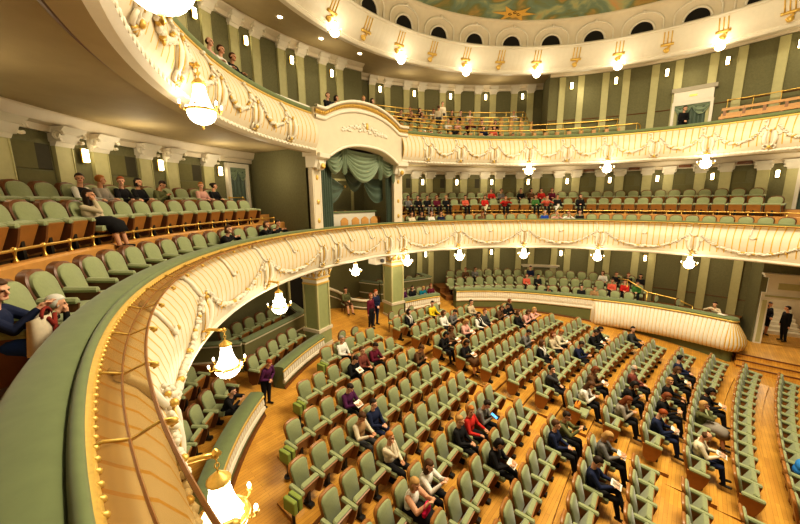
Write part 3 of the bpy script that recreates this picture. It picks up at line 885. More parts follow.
# plain partition and curtained door left of the draped box
mb = MB()
a, b = P(-15.4, 9.66, -1.66), P(-13.6, 12.72, -1.66)
mb.add([a, b, b+Vector((0, 0, 3.44)), a+Vector((0, 0, 3.44))], [(0, 1, 2, 3)])
struct(mb.build('wall_partition', [M['wall']]), 'plain dark green partition left of the draped box')
mb = MB()
a, b = P(14.3, 9.66, -1.66), P(14.3, 12.72, -1.66)
mb.add([a, b, b+Vector((0, 0, 3.44)), a+Vector((0, 0, 3.44))], [(0, 1, 2, 3)]); struct(mb.build('wall_partition', [M['wall']]), 'dark green partition right of the draped box')
def curtained_door(name, R, th0, th1, z0, z1, label, pediment=False):
    r = struct(empty(name), label)
    mb = MB(); d = .55
    mb.ring([(R+.03, z0), (R-.12, z0), (R-.12, z1), (R+.03, z1)], th0, th0+d, 1, 0, True)
    mb.ring([(R+.03, z0), (R-.12, z0), (R-.12, z1), (R+.03, z1)], th1-d, th1, 1, 0, True)
    mb.ring([(R+.03, z1-.12), (R-.13, z1-.12), (R-.13, z1+.03), (R+.03, z1+.03)], th0, th1, 4, 0, True)
    if pediment:
        mb.ring([(R+.03, z1+.03), (R-.14, z1+.03), (R-.14, z1+.45), (R+.03, z1+.45)], th0+.15, th1-.15, 4, 0, True)
        mb.ring([(R+.03, z1+.45), (R-.18, z1+.45), (R-.30, z1+.58), (R+.03, z1+.58)], th0-.35, th1+.35, 4, 0, True)
        m_ = (th0+th1)/2; mb.ring([(R-.13, z1+.2), (R-.155, z1+.2), (R-.155, z1+.28), (R-.13, z1+.28)], m_-.7, m_+.7, 2, 1, True)
    mb.build('door_frame', [M['white'], M['gold']], r)
    mb = MB()
    def fn(u, v): return P(th0+d*.6+(th1-th0-1.2*d)*u, R-.03-.03*sin(30*u+2.5*sin(2*v)), z0+(z1-.1-z0)*v)
    mb.grid(fn, 60, 8); mb.build('door_curtain', [M['curtain']], r, True)
    mb = MB()
    for a0, a1 in ((0, .52), (.48, 1)):
        def f2(u, v):
            t = th0+d*.6+(th1-th0-1.2*d)*(a0+(a1-a0)*u); s = 4*u*(1-u)
            return P(t, R-.07-.03*sin(14*v)*s, z1-.12-v*.42*s-.04*v)
        mb.grid(f2, 14, 14)
    mb.build('door_swag', [M['curtain_light']], r, True)
    return r
curtained_door('door_1', 12.68, -18.9, -14.6, -.5, 1.32, 'cream framed door with green curtain left of the draped box')
curtained_door('door_2', 11.2, 87.2, 94.5, 2.15, 4.18, 'white pedimented doorway with green curtain on the second balcony', True)
curtained_door('door_3', 12.66, 107.6, 112, -.5, 1.25, 'cream framed curtained door at the right end of the first balcony')

# ------------------------------------------------------------------ lower boxes: barriers, steps, stairs
def barrier(name, prof_fn, th0, th1, n, mats, label, kind='structure'):
    pass
lb = struct(empty('box_parapet_right'), 'white fluted parapet with green velvet rail around the lower right boxes')
def ztop_r(th):
    pts = [(14, -4.74), (28, -4.70), (33, -4.55), (47, -4.66), (65, -4.82), (74, -4.86), (86, -4.84), (108, -4.84)]
    return np.interp(th, [p[0] for p in pts], [p[1] for p in pts])
def floor_at(th, R): return ramp(P(th, R).x)
def var_ring(mb, th0, th1, n, fn, m=0):
    """fn(th) -> profile [(R,z)], same count everywhere"""
    k = len(fn(th0)) - 1
    mm = m if isinstance(m, list) else [m]*k
    vs = []; fs = []; ms = []
    for i in range(n+1):
        th = th0 + (th1-th0)*i/n
        vs += [P(th, R, z) for R, z in fn(th)]
    for i in range(n):
        for j in range(k):
            a = i*(k+1)+j; fs.append((a, a+k+1, a+k+2, a+1)); ms.append(mm[j])
    fs += [tuple(range(k+1)), tuple(n*(k+1)+j for j in range(k+1))]; ms += [mm[0], mm[0]]
    mb.add(vs, fs, ms)
def straight_barrier(parent, th0, th1, ztop, R=9.62, panel=.62, deep=.0):
    n = max(6, int(abs(th1-th0)*1.2))
    mb = MB()
    var_ring(mb, th0, th1, n, lambda t: [(R+.36, floor_at(t, R)-.1), (R+.36, ztop(t)-.04), (R+.33, ztop(t)), (R+.12, ztop(t)+.015), (R+.02, ztop(t)), (R-.02, ztop(t)-.04), (R-.01, ztop(t)-.09), (R+.03, ztop(t)-.1)], 0)
    smooth_by_angle(mb.build('velvet_rail', [M['rail_velvet']], parent), 50)
    mb = MB()
    var_ring(mb, th0, th1, n, lambda t: [(R+.03, ztop(t)-.09), (R-.025, ztop(t)-.10), (R-.035, ztop(t)-.14), (R+.02, ztop(t)-.17)], 0)
    mb.build('gilt_strip', [M['gold']], parent, True)
    mb = MB(); N = int(abs(th1-th0)*pi/180*R/.115)
    cols = []
    for i in range(N):
        cols += [(th0+(th1-th0)*(i+p)/N, h) for p, h in ((0, 0), (.16, 0), (.22, .02), (.94, .02))]
    cols.append((th1, 0))
    vs = []; fs = []; ms = []
    for (t, h) in cols:
        zt = ztop(t)-.16; zb = ztop(t)-panel
        vs += [P(t, R+.02-h, zt), P(t, R-h-.005, (zt+zb)/2), P(t, R+.02-h, zb+.1)]
    for i in range(len(cols)-1):
        for j in range(2):
            a = i*3+j; fs.append((a, a+3, a+4, a+1)); ms.append(1 if i % 4 == 0 else 0)
    mb.add(vs, fs, ms)
    mb.build('fluted_panel', [M['white'], M['cream']], parent)
    mb = MB()
    var_ring(mb, th0, th1, n, lambda t: [(R+.03, ztop(t)-panel+.11), (R-.03, ztop(t)-panel+.10), (R-.05, ztop(t)-panel+.03), (R-.02, ztop(t)-panel-.02), (R+.04, ztop(t)-panel-.02)], 0)
    mb.build('panel_moulding', [M['white']], parent)
    mb = MB()
    var_ring(mb, th0, th1, n, lambda t: [(R+.03, ztop(t)-panel-.01), (R+.03, min(floor_at(t, R), ztop(t)-panel-.05)-.1)], 0)
    var_ring(mb, th0, th1, n, lambda t: [(R+.03, floor_at(t, R)+.07), (R-.02, floor_at(t, R)+.07), (R-.05, floor_at(t, R)-.05)], 1)
    for t in (th0, th1):
        mb.add([P(t, R, ztop(t)-.1), P(t, R+.36, ztop(t)-.1), P(t, R+.36, floor_at(t, R)-.1), P(t, R, floor_at(t, R)-.1)], [(0, 1, 2, 3)], 0)
    mb.build('plinth', [M['plinth'], M['wood']], parent)
straight_barrier(lb, 15.5, 27.5, ztop_r, panel=.55)
straight_barrier(lb, 33.0, 77.0, ztop_r, panel=.61)
# swelling ribbed bastion at the end
mb = MB(); N = 36; T0, T1 = 74.0, 104.3
bprof = [(0.02, -.16), (-.03, -.28), (-.15, -.48), (-.29, -.74), (-.36, -1.00), (-.31, -1.22), (-.15, -1.36), (.10, -1.41)]
def bul(t, h):
    R0 = 9.62; zt = ztop_r(t)
    e = min(1, max(.0, (t-T0)/1.3)); e = e*e*(3-2*e)
    return [(R0 + d*e + .03*(1-e) - h*e*(1 if 0 < k < 7 else 0), zt + z) for k, (d, z) in enumerate(bprof)]
cols = []
for i in range(N): cols += [(T0+(T1-T0)*(i+p)/N, h) for p, h in ((0, 0), (.12, 0), (.3, .02), (.56, .028), (.82, .02))]
cols.append((T1, 0))
vs = []; fs = []; ms = []
for (t, h) in cols: vs += [P(t, R, z) for R, z in bul(t, h)]
for i in range(len(cols)-1):
    for j in range(7):
        a = i*8+j; fs.append((a, a+8, a+9, a+1)); ms.append(1 if i % 5 == 0 else 0)
# rounded end: revolve the profile about the end of the rail
e0 = P(T1, 9.62+.20, 0)
nb = len(vs); NR = 14; inw = face_in(T1)
for q in range(NR*3+1):
    a = inw + pi*q/(NR*3)
    for k, (d, z) in enumerate(bprof):
        rad = .20 - d + (.024*(q % 3 > 0) if 0 < k < 7 else 0)
        vs.append(Vector((e0.x + rad*cos(a), e0.y + rad*sin(a), EYE + ztop_r(T1) + z)))
for q in range(NR*3):
    for j in range(7):
        a = nb + q*8+j; fs.append((a, a+8, a+9, a+1)); ms.append(1 if q % 3 == 0 else 0)
vs_left = [P(T0, R, z) for R, z in bul(T0, 0)] + [P(T0, 9.85, ztop_r(T0)-.16), P(T0, 9.85, ztop_r(T0)-1.41)]
mb.add(vs, fs, ms); mb.add(vs_left, [(0, 1, 2, 3, 4, 5, 6, 7, 9, 8)], 0)
mb.build('swelling_ribbed_front', [M['white'], M['goldline']], lb, True)
mb = MB()
var_ring(mb, T0, T1, 30, lambda t: [(9.62+.42, floor_at(t, 9.6)-.1), (9.62+.42, ztop_r(t)-.04), (9.95, ztop_r(t)), (9.74, ztop_r(t)+.015), (9.63, ztop_r(t)), (9.59, ztop_r(t)-.05), (9.60, ztop_r(t)-.09), (9.65, ztop_r(t)-.1)], 0)
mb.lathe([(.0, -.14), (.20, -.14), (.235, -.10), (.235, -.05), (.20, .0), (0, .015)], 20, 0, (e0.x, e0.y, EYE+ztop_r(T1)))
smooth_by_angle(mb.build('velvet_rail', [M['rail_velvet']], lb), 50)
mb = MB()
var_ring(mb, T0, T1, 30, lambda t: [(9.65, ztop_r(t)-.09), (9.585, ztop_r(t)-.10), (9.575, ztop_r(t)-.15), (9.65, ztop_r(t)-.18)], 0)
mb.lathe([(.2, -.09), (.245, -.10), (.255, -.15), (.2, -.18)], 20, 0, (e0.x, e0.y, EYE+ztop_r(T1)))
mb.build('gilt_strip', [M['gold']], lb, True)
mb = MB()
var_ring(mb, T0, T1, 30, lambda t: [(9.70, ztop_r(t)-1.37), (9.66, ztop_r(t)-1.42), (9.66, floor_at(t, 9.6)-.1)], 0)
mb.lathe([(.16, -1.37), (.20, -1.42), (.20, -2.1)], 20, 0, (e0.x, e0.y, EYE+ztop_r(T1)))
mb.build('plinth', [M['plinth']], lb)
# floor of the right boxes
mb = MB()
for (R0, R1, z) in ((9.95, 10.75, -5.52), (10.75, 11.55, -5.22), (11.55, 12.72, -4.98)):
    var_ring(mb, 32.6, 84.5, 30, lambda t: [(R0, floor_at(t, R0)-.1), (R0, z), (R1, z)], 0)
    mb.add([P(32.6, R0, z), P(32.6, R1, z), P(32.6, R1, -6.3), P(32.6, R0, -6.3)], [(0, 1, 2, 3)], 0)
var_ring(mb, 84.5, 103.6, 16, lambda t: [(9.7, -5.45), (12.72, -5.45)], 0)
struct(mb.build('floor_right_boxes', [M['woodpanel']]), 'stepped wooden floor of the lower right boxes')
mb = MB()
var_ring(mb, 14, 28, 8, lambda t: [(9.7, -5.45), (11.4, -5.45), (11.4, -5.15), (12.72, -5.15)], 0); struct(mb.build('floor_box', [M['woodpanel']]), 'floor of the small box right of the entrance')
# second, higher parapet behind (both sides of the entrance)
def high_barrier(parent, pts, z, h=.62):
    mb = MB(); q = [P(t, R, 0) for t, R in pts]
    for A, B in zip(q, q[1:]):
        d = (B-A).normalized(); nrm = Vector((-d.y, d.x, 0))*.14
        for (lo, hi, m, k) in ((z-1.6, z-.10, 0, .7), (z-.10, z-.04, 2, 1.0), (z-.04, z, 1, 1.15), (z-h, z-h+.05, 2, .85)):
            mb.box((0, 0, 0), (1, 1, 1), m, Matrix(((B.x-A.x, 2*k*nrm.x, 0, A.x-k*nrm.x), (B.y-A.y, 2*k*nrm.y, 0, A.y-k*nrm.y), (0, 0, hi-lo, lo+EYE), (0, 0, 0, 1))))
    return mb.build('rear_parapet', [M['wall_light'], M['rail_velvet'], M['cream']], parent)
high_barrier(lb, [(11.5, 12.6), (14, 11.5), (29.2, 11.5), (28.5, 12.7)], -4.22)
ll = struct(empty('box_parapet_left'), 'white fluted parapet with green velvet rail around the lower left boxes')
def ztop_l(th): return np.interp(-th, [14, 30, 38, 60, 100], [-4.80, -4.88, -4.97, -4.98, -5.1])
straight_barrier(ll, -30.6, -15.8, ztop_l, R=9.2, panel=.50)
straight_barrier(ll, -100, -38.0, ztop_l, R=9.2, panel=.50)
high_barrier(ll, [(-8.5, 12.3), (-11.5, 10.9), (-27.8, 10.9), (-31, 12.65)], -4.40)
mb = MB()
var_ring(mb, -31, -9, 8, lambda t: [(11.0, -5.6), (11.0, -5.02), (12.72, -5.02)], 0)
var_ring(mb, -100, -32, 30, lambda t: [(10.62, floor_at(t, 10.6)-.1), (10.62, floor_at(t, 10.6)+.2), (12.72, floor_at(t, 10.6)+.2)], 0)
struct(mb.build('floor_left_boxes', [M['woodpanel']]), 'wooden floor of the lower left boxes')

# central entrance: rear wall, doorway, curved stair flank
mb = MB(); mb.ring([(12.60, -6), (12.60, -2.1)], -9.5, 11.5, 8, 0); en = struct(mb.build('wall_entrance', [M['wall_light']]), 'green wall at the back of the central entrance')
mb = MB(); mb.ring([(12.58, -5.2), (12.55, -5.2), (12.55, -2.9), (12.58, -2.9)], -7.6, -4.0, 3, 0, True); mb.build('dark_doorway', [M['dark']], en)
mb = MB(); mb.ring([(12.58, -5.2), (12.48, -5.2), (12.48, -2.85), (12.58, -2.85)], -8.0, -7.5, 1, 0, True); mb.ring([(12.58, -5.2), (12.48, -5.2), (12.48, -2.6), (12.58, -2.6)], -4.0, -3.2, 1, 0, True); mb.build('door_jamb', [M['pilaster']], en)
mb = MB()
ST = [(-3.0, 12.3, -4.02), (0.2, 12.1, -4.05), (2.8, 11.85, -4.35), (5.0, 11.4, -4.72), (7.0, 11.0, -4.8), (10.5, 10.6, -4.82)]
for (a, b) in zip(ST, ST[1:]):
    A, B = P(a[0], a[1], a[2]), P(b[0], b[1], b[2])
    A0_, B0_ = P(a[0], a[1], -5.6), P(b[0], b[1], -5.6)
    mb.add([A, B, B0_, A0_], [(0, 1, 2, 3)], 0)
mb.tube([P(*a) for a in ST], .07, 8, 1)
mb.tube([P(a[0], a[1]-.03, a[2]-.35) for a in ST], .03, 6, 1)
mb.build('stair_flank', [M['wall_light'], M['cream']], en)

# right-hand landing with door and steps
mb = MB()
LX0, LX1, LY0, LY1 = 2.75, 11.5, 9.55, 13.2
for k in range(3):
    z = -6.32 - .15*k; y = LY0 - .30*k
    mb.box((LX0 - .02*k, y, -7.3+EYE), (LX1, LY1, z+EYE), 0)
lf = struct(mb.build('floor_landing', [M['floor']]), 'parquet landing with three steps before the right door')
mb = MB()
for k in range(3):
    z = -6.32 - .15*k; y = LY0 - .30*k
    mb.box((LX0-.03, y-.02, z+EYE-.035), (LX1, y+.02, z+EYE+.004), 0)
mb.build('step_nosing', [M['wood']], lf)
# wall in which the door stands
WA, WB = P(103.6, 12.72), P(105.9, 11.95)
def wallpt(A, B, f, z): return Vector((A.x+(B.x-A.x)*f, A.y+(B.y-A.y)*f, z+EYE))
mb = MB(); DA = P(105.9, 11.95); DB = DA + Vector((4.6, .85, 0))
mb.add([wallpt(WA, WB, 0, -7), wallpt(WA, WB, 1, -7), wallpt(WA, WB, 1, -2.1), wallpt(WA, WB, 0, -2.1)], [(0, 1, 2, 3)])
f0, f1_ = .07, .39
def dq(fa, fb, za, zb): mb.add([wallpt(DA, DB, fa, za), wallpt(DA, DB, fb, za), wallpt(DA, DB, fb, zb), wallpt(DA, DB, fa, zb)], [(0, 1, 2, 3)])
dq(0, f0, -7, -2.1); dq(f1_, 1.6, -7, -2.1); dq(f0, f1_, -4.30, -2.1); dq(f0, f1_, -7, -6.32)
wd = struct(mb.build('wall_right', [M['wall']]), 'dark green wall around the right door')
dd = (DB-DA).normalized(); nn = Vector((dd.y, -dd.x, 0))   # towards the hall
D4 = Matrix(((dd.x, nn.x, 0, DA.x), (dd.y, nn.y, 0, DA.y), (0, 0, 1, EYE), (0, 0, 0, 1)))
Lw = (DB-DA).length; a0, a1 = f0*Lw, f1_*Lw
mb = MB()
mb.box((a0-.26, -.02, -6.32), (a0, .08, -4.28), 0, D4); mb.box((a1, -.02, -6.32), (a1+.26, .08, -4.28), 0, D4)
mb.box((a0-.26, -.02, -4.30), (a1+.26, .08, -4.02), 0, D4); mb.box((a0-.12, -.02, -4.02), (a1+.12, .06, -3.35), 0, D4)
mb.box((a0-.28, -.02, -3.35), (a1+.28, .20, -3.25), 0, D4); mb.box((a0-.34, -.02, -3.25), (a1+.34, .28, -3.17), 0, D4)
mb.box((a0-.20, .08, -6.25), (a0-.06, .10, -4.35), 1, D4); mb.box((a1+.06, .08, -6.25), (a1+.20, .10, -4.35), 1, D4); mb.box((a0+.2, .06, -3.85), (a1-.2, .08, -3.58), 1, D4)
mb.box((a0-.16, .10, -4.20), (a1+.16, .12, -4.12), 1, D4)
dr = struct(mb.build('door_4', [M['white'], M['pilaster']]), 'cream panelled doorway with cornice and open white leaf at the right')
mb = MB(); mb.box((0, -.03, -6.30), (.72, .03, -4.32), 0); mb.box((.10, .03, -6.1), (.62, .045, -5.4), 1); mb.box((.10, .03, -5.25), (.62, .045, -4.5), 1)
leaf = mb.build('door_leaf', [M['white'], M['cream']], dr); q = D4 @ Vector((a1-.02, .1, -EYE)); leaf.location = (q.x, q.y, EYE); leaf.rotation_euler = (0, 0, atan2(nn.y, nn.x) + .75)
# lobby seen through the door
mb = MB()
mb.box((a0-.1, -3.2, -6.40), (a1+1.4, -.02, -6.32), 0, D4)
mb.box((a0-.1, -3.3, -6.4), (a1+1.4, -3.2, -3.6), 1, D4); mb.box((a0-.12, -3.3, -6.4), (a0-.02, -.02, -3.6), 1, D4); mb.box((a1+1.4, -3.3, -6.4), (a1+1.5, -.02, -3.6), 1, D4); mb.box((a0-.12, -3.3, -3.6), (a1+1.5, -.02, -3.5), 1, D4)
for k in range(6): mb.box((a0+.1, -3.2+.0, -6.32), (a1+.3, -1.6-.26*k, -6.32+.155*(k+1)), 2, D4)
struct(mb.build('lobby', [M['floor'], M['cream'], M['white']]), 'bright lobby with white stairs behind the right door')
lobby_c = D4 @ Vector(((a0+a1)/2, -1.2, -4.1))
LIGHTS.append((lobby_c, .8))

# brass handrail of the right boxes
mb = MB()
hr = [P(80.5, 11.3, -4.15), P(82.5, 11.0, -4.10), P(87, 10.7, -4.55), P(93, 10.6, -4.66), P(96.5, 10.45, -4.85)]
mb.tube(hr, .03, 8)
for q in (hr[1], hr[2], hr[3], hr[4]): mb.tube([q, Vector((q.x, q.y, EYE-5.75))], .02, 6)
tag(mb.build('handrail', [M['brass']], None, True), 'sloping brass handrail above the lower right boxes', 'handrail')

# loudspeaker / projector box under the balcony by the right pillar
r = empty('projector', P(6.6, 9.7, -2.62), face_in(6.6)); tag(r, 'grey projector hung under the balcony between the pillars', 'projector')
mb = MB(); mb.box((-.3, -.28, -.16), (.22, .28, .14)); mb.build('housing', [M['white']], r)
mb = MB(); mb.tube([(.20, .06, -.01), (.30, .06, -.01)], .085, 12); mb.build('lens', [M['black']], r)
mb = MB(); mb.tube([(-.05, 0, .12), (-.05, 0, .22)], .03, 8); mb.build('mount', [M['black']], r)

# ------------------------------------------------------------------ rails of the balconies
def brass_rail(name, R, zb, zt, th0, th1, step, label, r=.022, end=False):
    root = tag(empty(name), label, 'rail')
    mb = MB(); n = max(4, int(abs(th1-th0)/1.5))
    pts = [P(th0+(th1-th0)*k/n, R, zt) for k in range(n+1)]
    if end: pts += [P(th1+.5, R+.05, zt-.03), P(th1+.8, R+.1, zt-.12), P(th1+.85, R+.12, zb)]
    mb.tube(pts, r, 7); mb.build('bar', [M['brass']], root, True)
    k = 0; n = int(round((th1-th0)/step))
    proto = None
    for k in range(n+1):
        t = th0 + step*k
        if proto is None:
            mb = MB(); mb.lathe([(.03, zb-zt), (.035, zb-zt+.015), (.018, zb-zt+.04), (.014, -.07), (.022, -.03), (.036, .0), (.030, .03), (.0, .045)], 8)
            proto = mb.build('post', [M['brass']], root, True); o = proto
        else:
            o = proto.copy(); COL.objects.link(o)
        o.location = P(t, R, zt)
    return root
brass_rail('balcony_rail', 11.04, -.76, -.60, -78.9, -16.6, 2.83, 'brass rail with ball-topped posts before the left middle balcony row')
brass_rail('balcony_rail', 11.04, -.76, -.62, 15.2, 117, 2.83, 'long brass rail before the far middle balcony row')
for k, (R, zb, zt, e) in enumerate(((10.56, 2.15, 3.42, 82), (11.16, 2.65, 3.80, 78), (11.96, 3.08, 4.15, 59), (12.56, 3.48, 4.50, 58), (13.2, 3.85, 4.92, 56))):
    brass_rail('gallery_rail', R, zb, zt, 15, 15 + int((e-15)/4.1)*4.1, 4.1, 'brass gallery rail behind the %s row of rear gallery seats' % ORD[k], .034, True)
brass_rail('gallery_rail', 9.95, 2.15, 3.18, -48, -16.5, 4.5, 'slim brass rail behind the left second balcony front')
brass_rail('gallery_rail', 10.72, 2.6, 3.92, 97, 121, 4.0, 'brass rail above the wooden benches on the right second balcony')
brass_rail('aisle_rail', 12.2, -.5, .12, -20.6, -17.8, 2.8, 'short curved brass rail by the curtained door', .022, True)

# ------------------------------------------------------------------ armchairs
def back_outline(wb, wt, z0, z1, r=.115, n=7):
    pts = [(-wb, z0), (-wt, z1 - r)]
    for k in range(1, n): 
        a = pi - (pi/2)*k/n; pts.append((-wt + r*.95 + r*.95*cos(a), z1 - r + r*sin(a)))
    half = pts[:]
    pts.append((0, z1 + .012))
    return pts + [(-y, z) for y, z in reversed(half)]
def tilt(z0, k): return Matrix(((1, 0, -k, k*z0), (0, 1, 0, 0), (0, 0, 1, 0), (0, 0, 0, 1)))
def seat_mesh(mb, up, w, z, x0, depth, mg, mw):
    """cushion with wooden underside; up = tipped"""
    if up:
        A = Matrix.Translation((x0+.09, 0, z-.17)) @ Matrix.Rotation(-RAD(68), 4, 'Y')
    else:
        A = Matrix.Translation((x0+.02, 0, z))
    o = [(-w, -.02), (-w, .045), (-w+.03, .075), (w-.03, .075), (w, .045), (w, -.02)]
    mb.slab(o, .0, depth, mg, .02, A)
    mb.box((.02, -w+.012, -.045), (depth-.03, w-.012, -.018), mw, A)
def armchair(name, pitch, top, frame, pale, arm_z=.58, foot=True, hwid=None, rr=.115, thick=0.0):
    """returns prototypes (tipped, occupied) with parts; +x is where the sitter looks"""
    res = []
    hw = hwid or pitch/2 - .022
    for up in (True, False):
        r = empty(name)
        T = tilt(.34, .25)
        mb = MB(); mb.slab(back_outline(hw*.86, hw, .34, top, rr), -.215-thick, -.155+thick*.4, 0, .016, T); b = mb.build('backrest', [frame], r)
        smooth_by_angle(b, 35)
        mb = MB(); mb.slab(back_outline(hw*.86-.014, hw-.018, .36, top-.022-thick*.3, rr*.9), -.160, -.108+thick*.5, 0, .020, T); c = mb.build('cushion', [M['velvet']], b); smooth_by_angle(c, 45)
        mb = MB(); seat_mesh(mb, up, pitch/2-.055, .37, -.17, .42, 0, 1); s_ = mb.build('seat', [M['velvet'], pale], r); smooth_by_angle(s_, 35)
        if foot:
            mb = MB(); mb.box((-.13, -.05, 0), (.10, .05, .07), 0); mb.box((-.08, -.03, .07), (.02, .03, .34), 0); mb.build('foot', [M['black']], r)
        res.append(r)
    mb = MB()
    o = [(-.044, arm_z-.02), (-.05, arm_z+.012), (-.03, arm_z+.042), (.03, arm_z+.042), (.05, arm_z+.012), (.044, arm_z-.02)]
    mb.slab(o, -.19, .17, 0, .018, Matrix(((1, 0, 0, 0), (0, 1, 0, 0), (-.10, 0, 1, 0), (0, 0, 0, 1))))
    A = [(-.20, .20), (-.22, arm_z-.01), (.17, arm_z-.04), (.13, .34), (.05, .14), (-.10, .10)]
    vs = [(x, y, z) for y in (-.022, .022) for x, z in A]; n = len(A)
    mb.add(vs, [tuple(range(n)), tuple(range(n, 2*n))] + [(k, (k+1) % n, n+(k+1) % n, n+k) for k in range(n)], 1)
    arm = mb.build('armrest', [M['velvet'], frame]); smooth_by_angle(arm, 35)
    return res[0], res[1], arm
def arm_on(arm, chair, y, first):
    a = arm if first else arm.copy()
    if not first: COL.objects.link(a)
    a.parent = chair; a.location = (0, y, 0)
    return a

def chair_set(name, pitch, top, frame, pale, arm_z=.58, foot=True, hwid=None, rr=.115, thick=0.0):
    up, dn, arm = armchair(name, pitch, top, frame, pale, arm_z, foot, hwid, rr, thick)
    arm_on(arm, up, pitch/2, True); arm_on(arm, dn, pitch/2, False)
    register(up); register(dn)
    return {'up': up, 'dn': dn, 'arm': arm, 'pitch': pitch, 'used': {'up': False, 'dn': False}}
def place_chair(cs, occ, loc, rz, label, endarm, group, cat='armchair'):
    k = 'dn' if occ else 'up'
    p = cs[k]; o = p if not cs['used'][k] else dup(p); cs['used'][k] = True
    o.location = loc; o.rotation_euler = (0, 0, rz); tag(o, label, cat, group)
    if endarm: cs.setdefault('ends', []).append(o)
    return o
def finish_ends(cs):
    for o in cs.get('ends', []):
        a = cs['arm'].copy(); COL.objects.link(a); a.parent = o; a.location = (0, -cs['pitch']/2, 0)

STALL = chair_set('stalls_armchair', .52, .895, M['stallwood'], M['woodpanel'], .54, hwid=.212)
BALC = chair_set('balcony_armchair', .565, .90, M['wood'], M['gloss'], .56, True, .235, .17, .035)
BOXC = chair_set('lower_box_armchair', .54, .90, M['wood'], M['gloss'], .56, True, .225, .16, .02)

# seats of people in the stalls: (row, block, index) -> built below
SEAT = {}
for i in range(len(ROWS)):
    rs = .3 if ROWS[i] > -1 else .05
    k = 0
    while rs + .52*k <= RE[i] + 1e-6: SEAT[(i, 'R', k)] = rs + .52*k; k += 1
    k = 0
    while -1.2 - .52*k >= LE[i] - 1e-6: SEAT[(i, 'L', k)] = -1.2 - .52*k; k += 1
def seat_frame(key, fwd=.28):
    i = key[0]; l = SEAT[key]; s = rowpt(i, l)
    d = Vector((42 - s, -l, 0)).normalized()
    loc = Vector((s, l, 0)) + d*fwd; loc.z = terrace(i) + EYE
    return loc, atan2(d.y, d.x)

# ------------------------------------------------------------------ people
SKIN = [(0.62, 0.33, 0.20), (0.55, 0.28, 0.16), (0.68, 0.38, 0.25)]
HAIRC = {'black': (.012, .009, .008), 'dark': (.028, .016, .010), 'brown': (.085, .038, .016), 'auburn': (.16, .045, .014), 'red': (.26, .06, .015), 'blond': (.42, .24, .085),
         'ginger': (.40, .15, .03), 'grey': (.30, .27, .23), 'white': (.62, .58, .50)}
CL = {'white': (.72, .68, .60), 'black': (.014, .013, .014), 'navy': (.016, .022, .055), 'blue': (.02, .06, .30), 'brightblue': (.04, .22, .55), 'grey': (.17, .16, .15), 'darkgrey': (.05, .05, .05), 'beige': (.52, .42, .28),
      'cream': (.66, .56, .40), 'brown': (.13, .065, .03), 'tan': (.34, .20, .09), 'burgundy': (.12, .012, .03), 'purple': (.085, .018, .07), 'red': (.50, .030, .022), 'coral': (.60, .12, .07), 'yellow': (.72, .52, .02),
      'teal': (.01, .16, .22), 'green': (.06, .16, .04), 'olive': (.12, .12, .05), 'pink': (.66, .36, .30), 'denim': (.05, .075, .14), 'plaid': (.18, .05, .035), 'stripe': (.30, .26, .21)}

def ik(a, c, l1, l2, hint):
    d = c - a; L = min(d.length, (l1 + l2)*.999); d.normalize()
    x = (l1*l1 - l2*l2 + L*L)/(2*L); h = sqrt(max(0, l1*l1 - x*x))
    hp = hint - d*hint.dot(d); hp.normalize()
    return a + d*x + hp*h, a + d*L

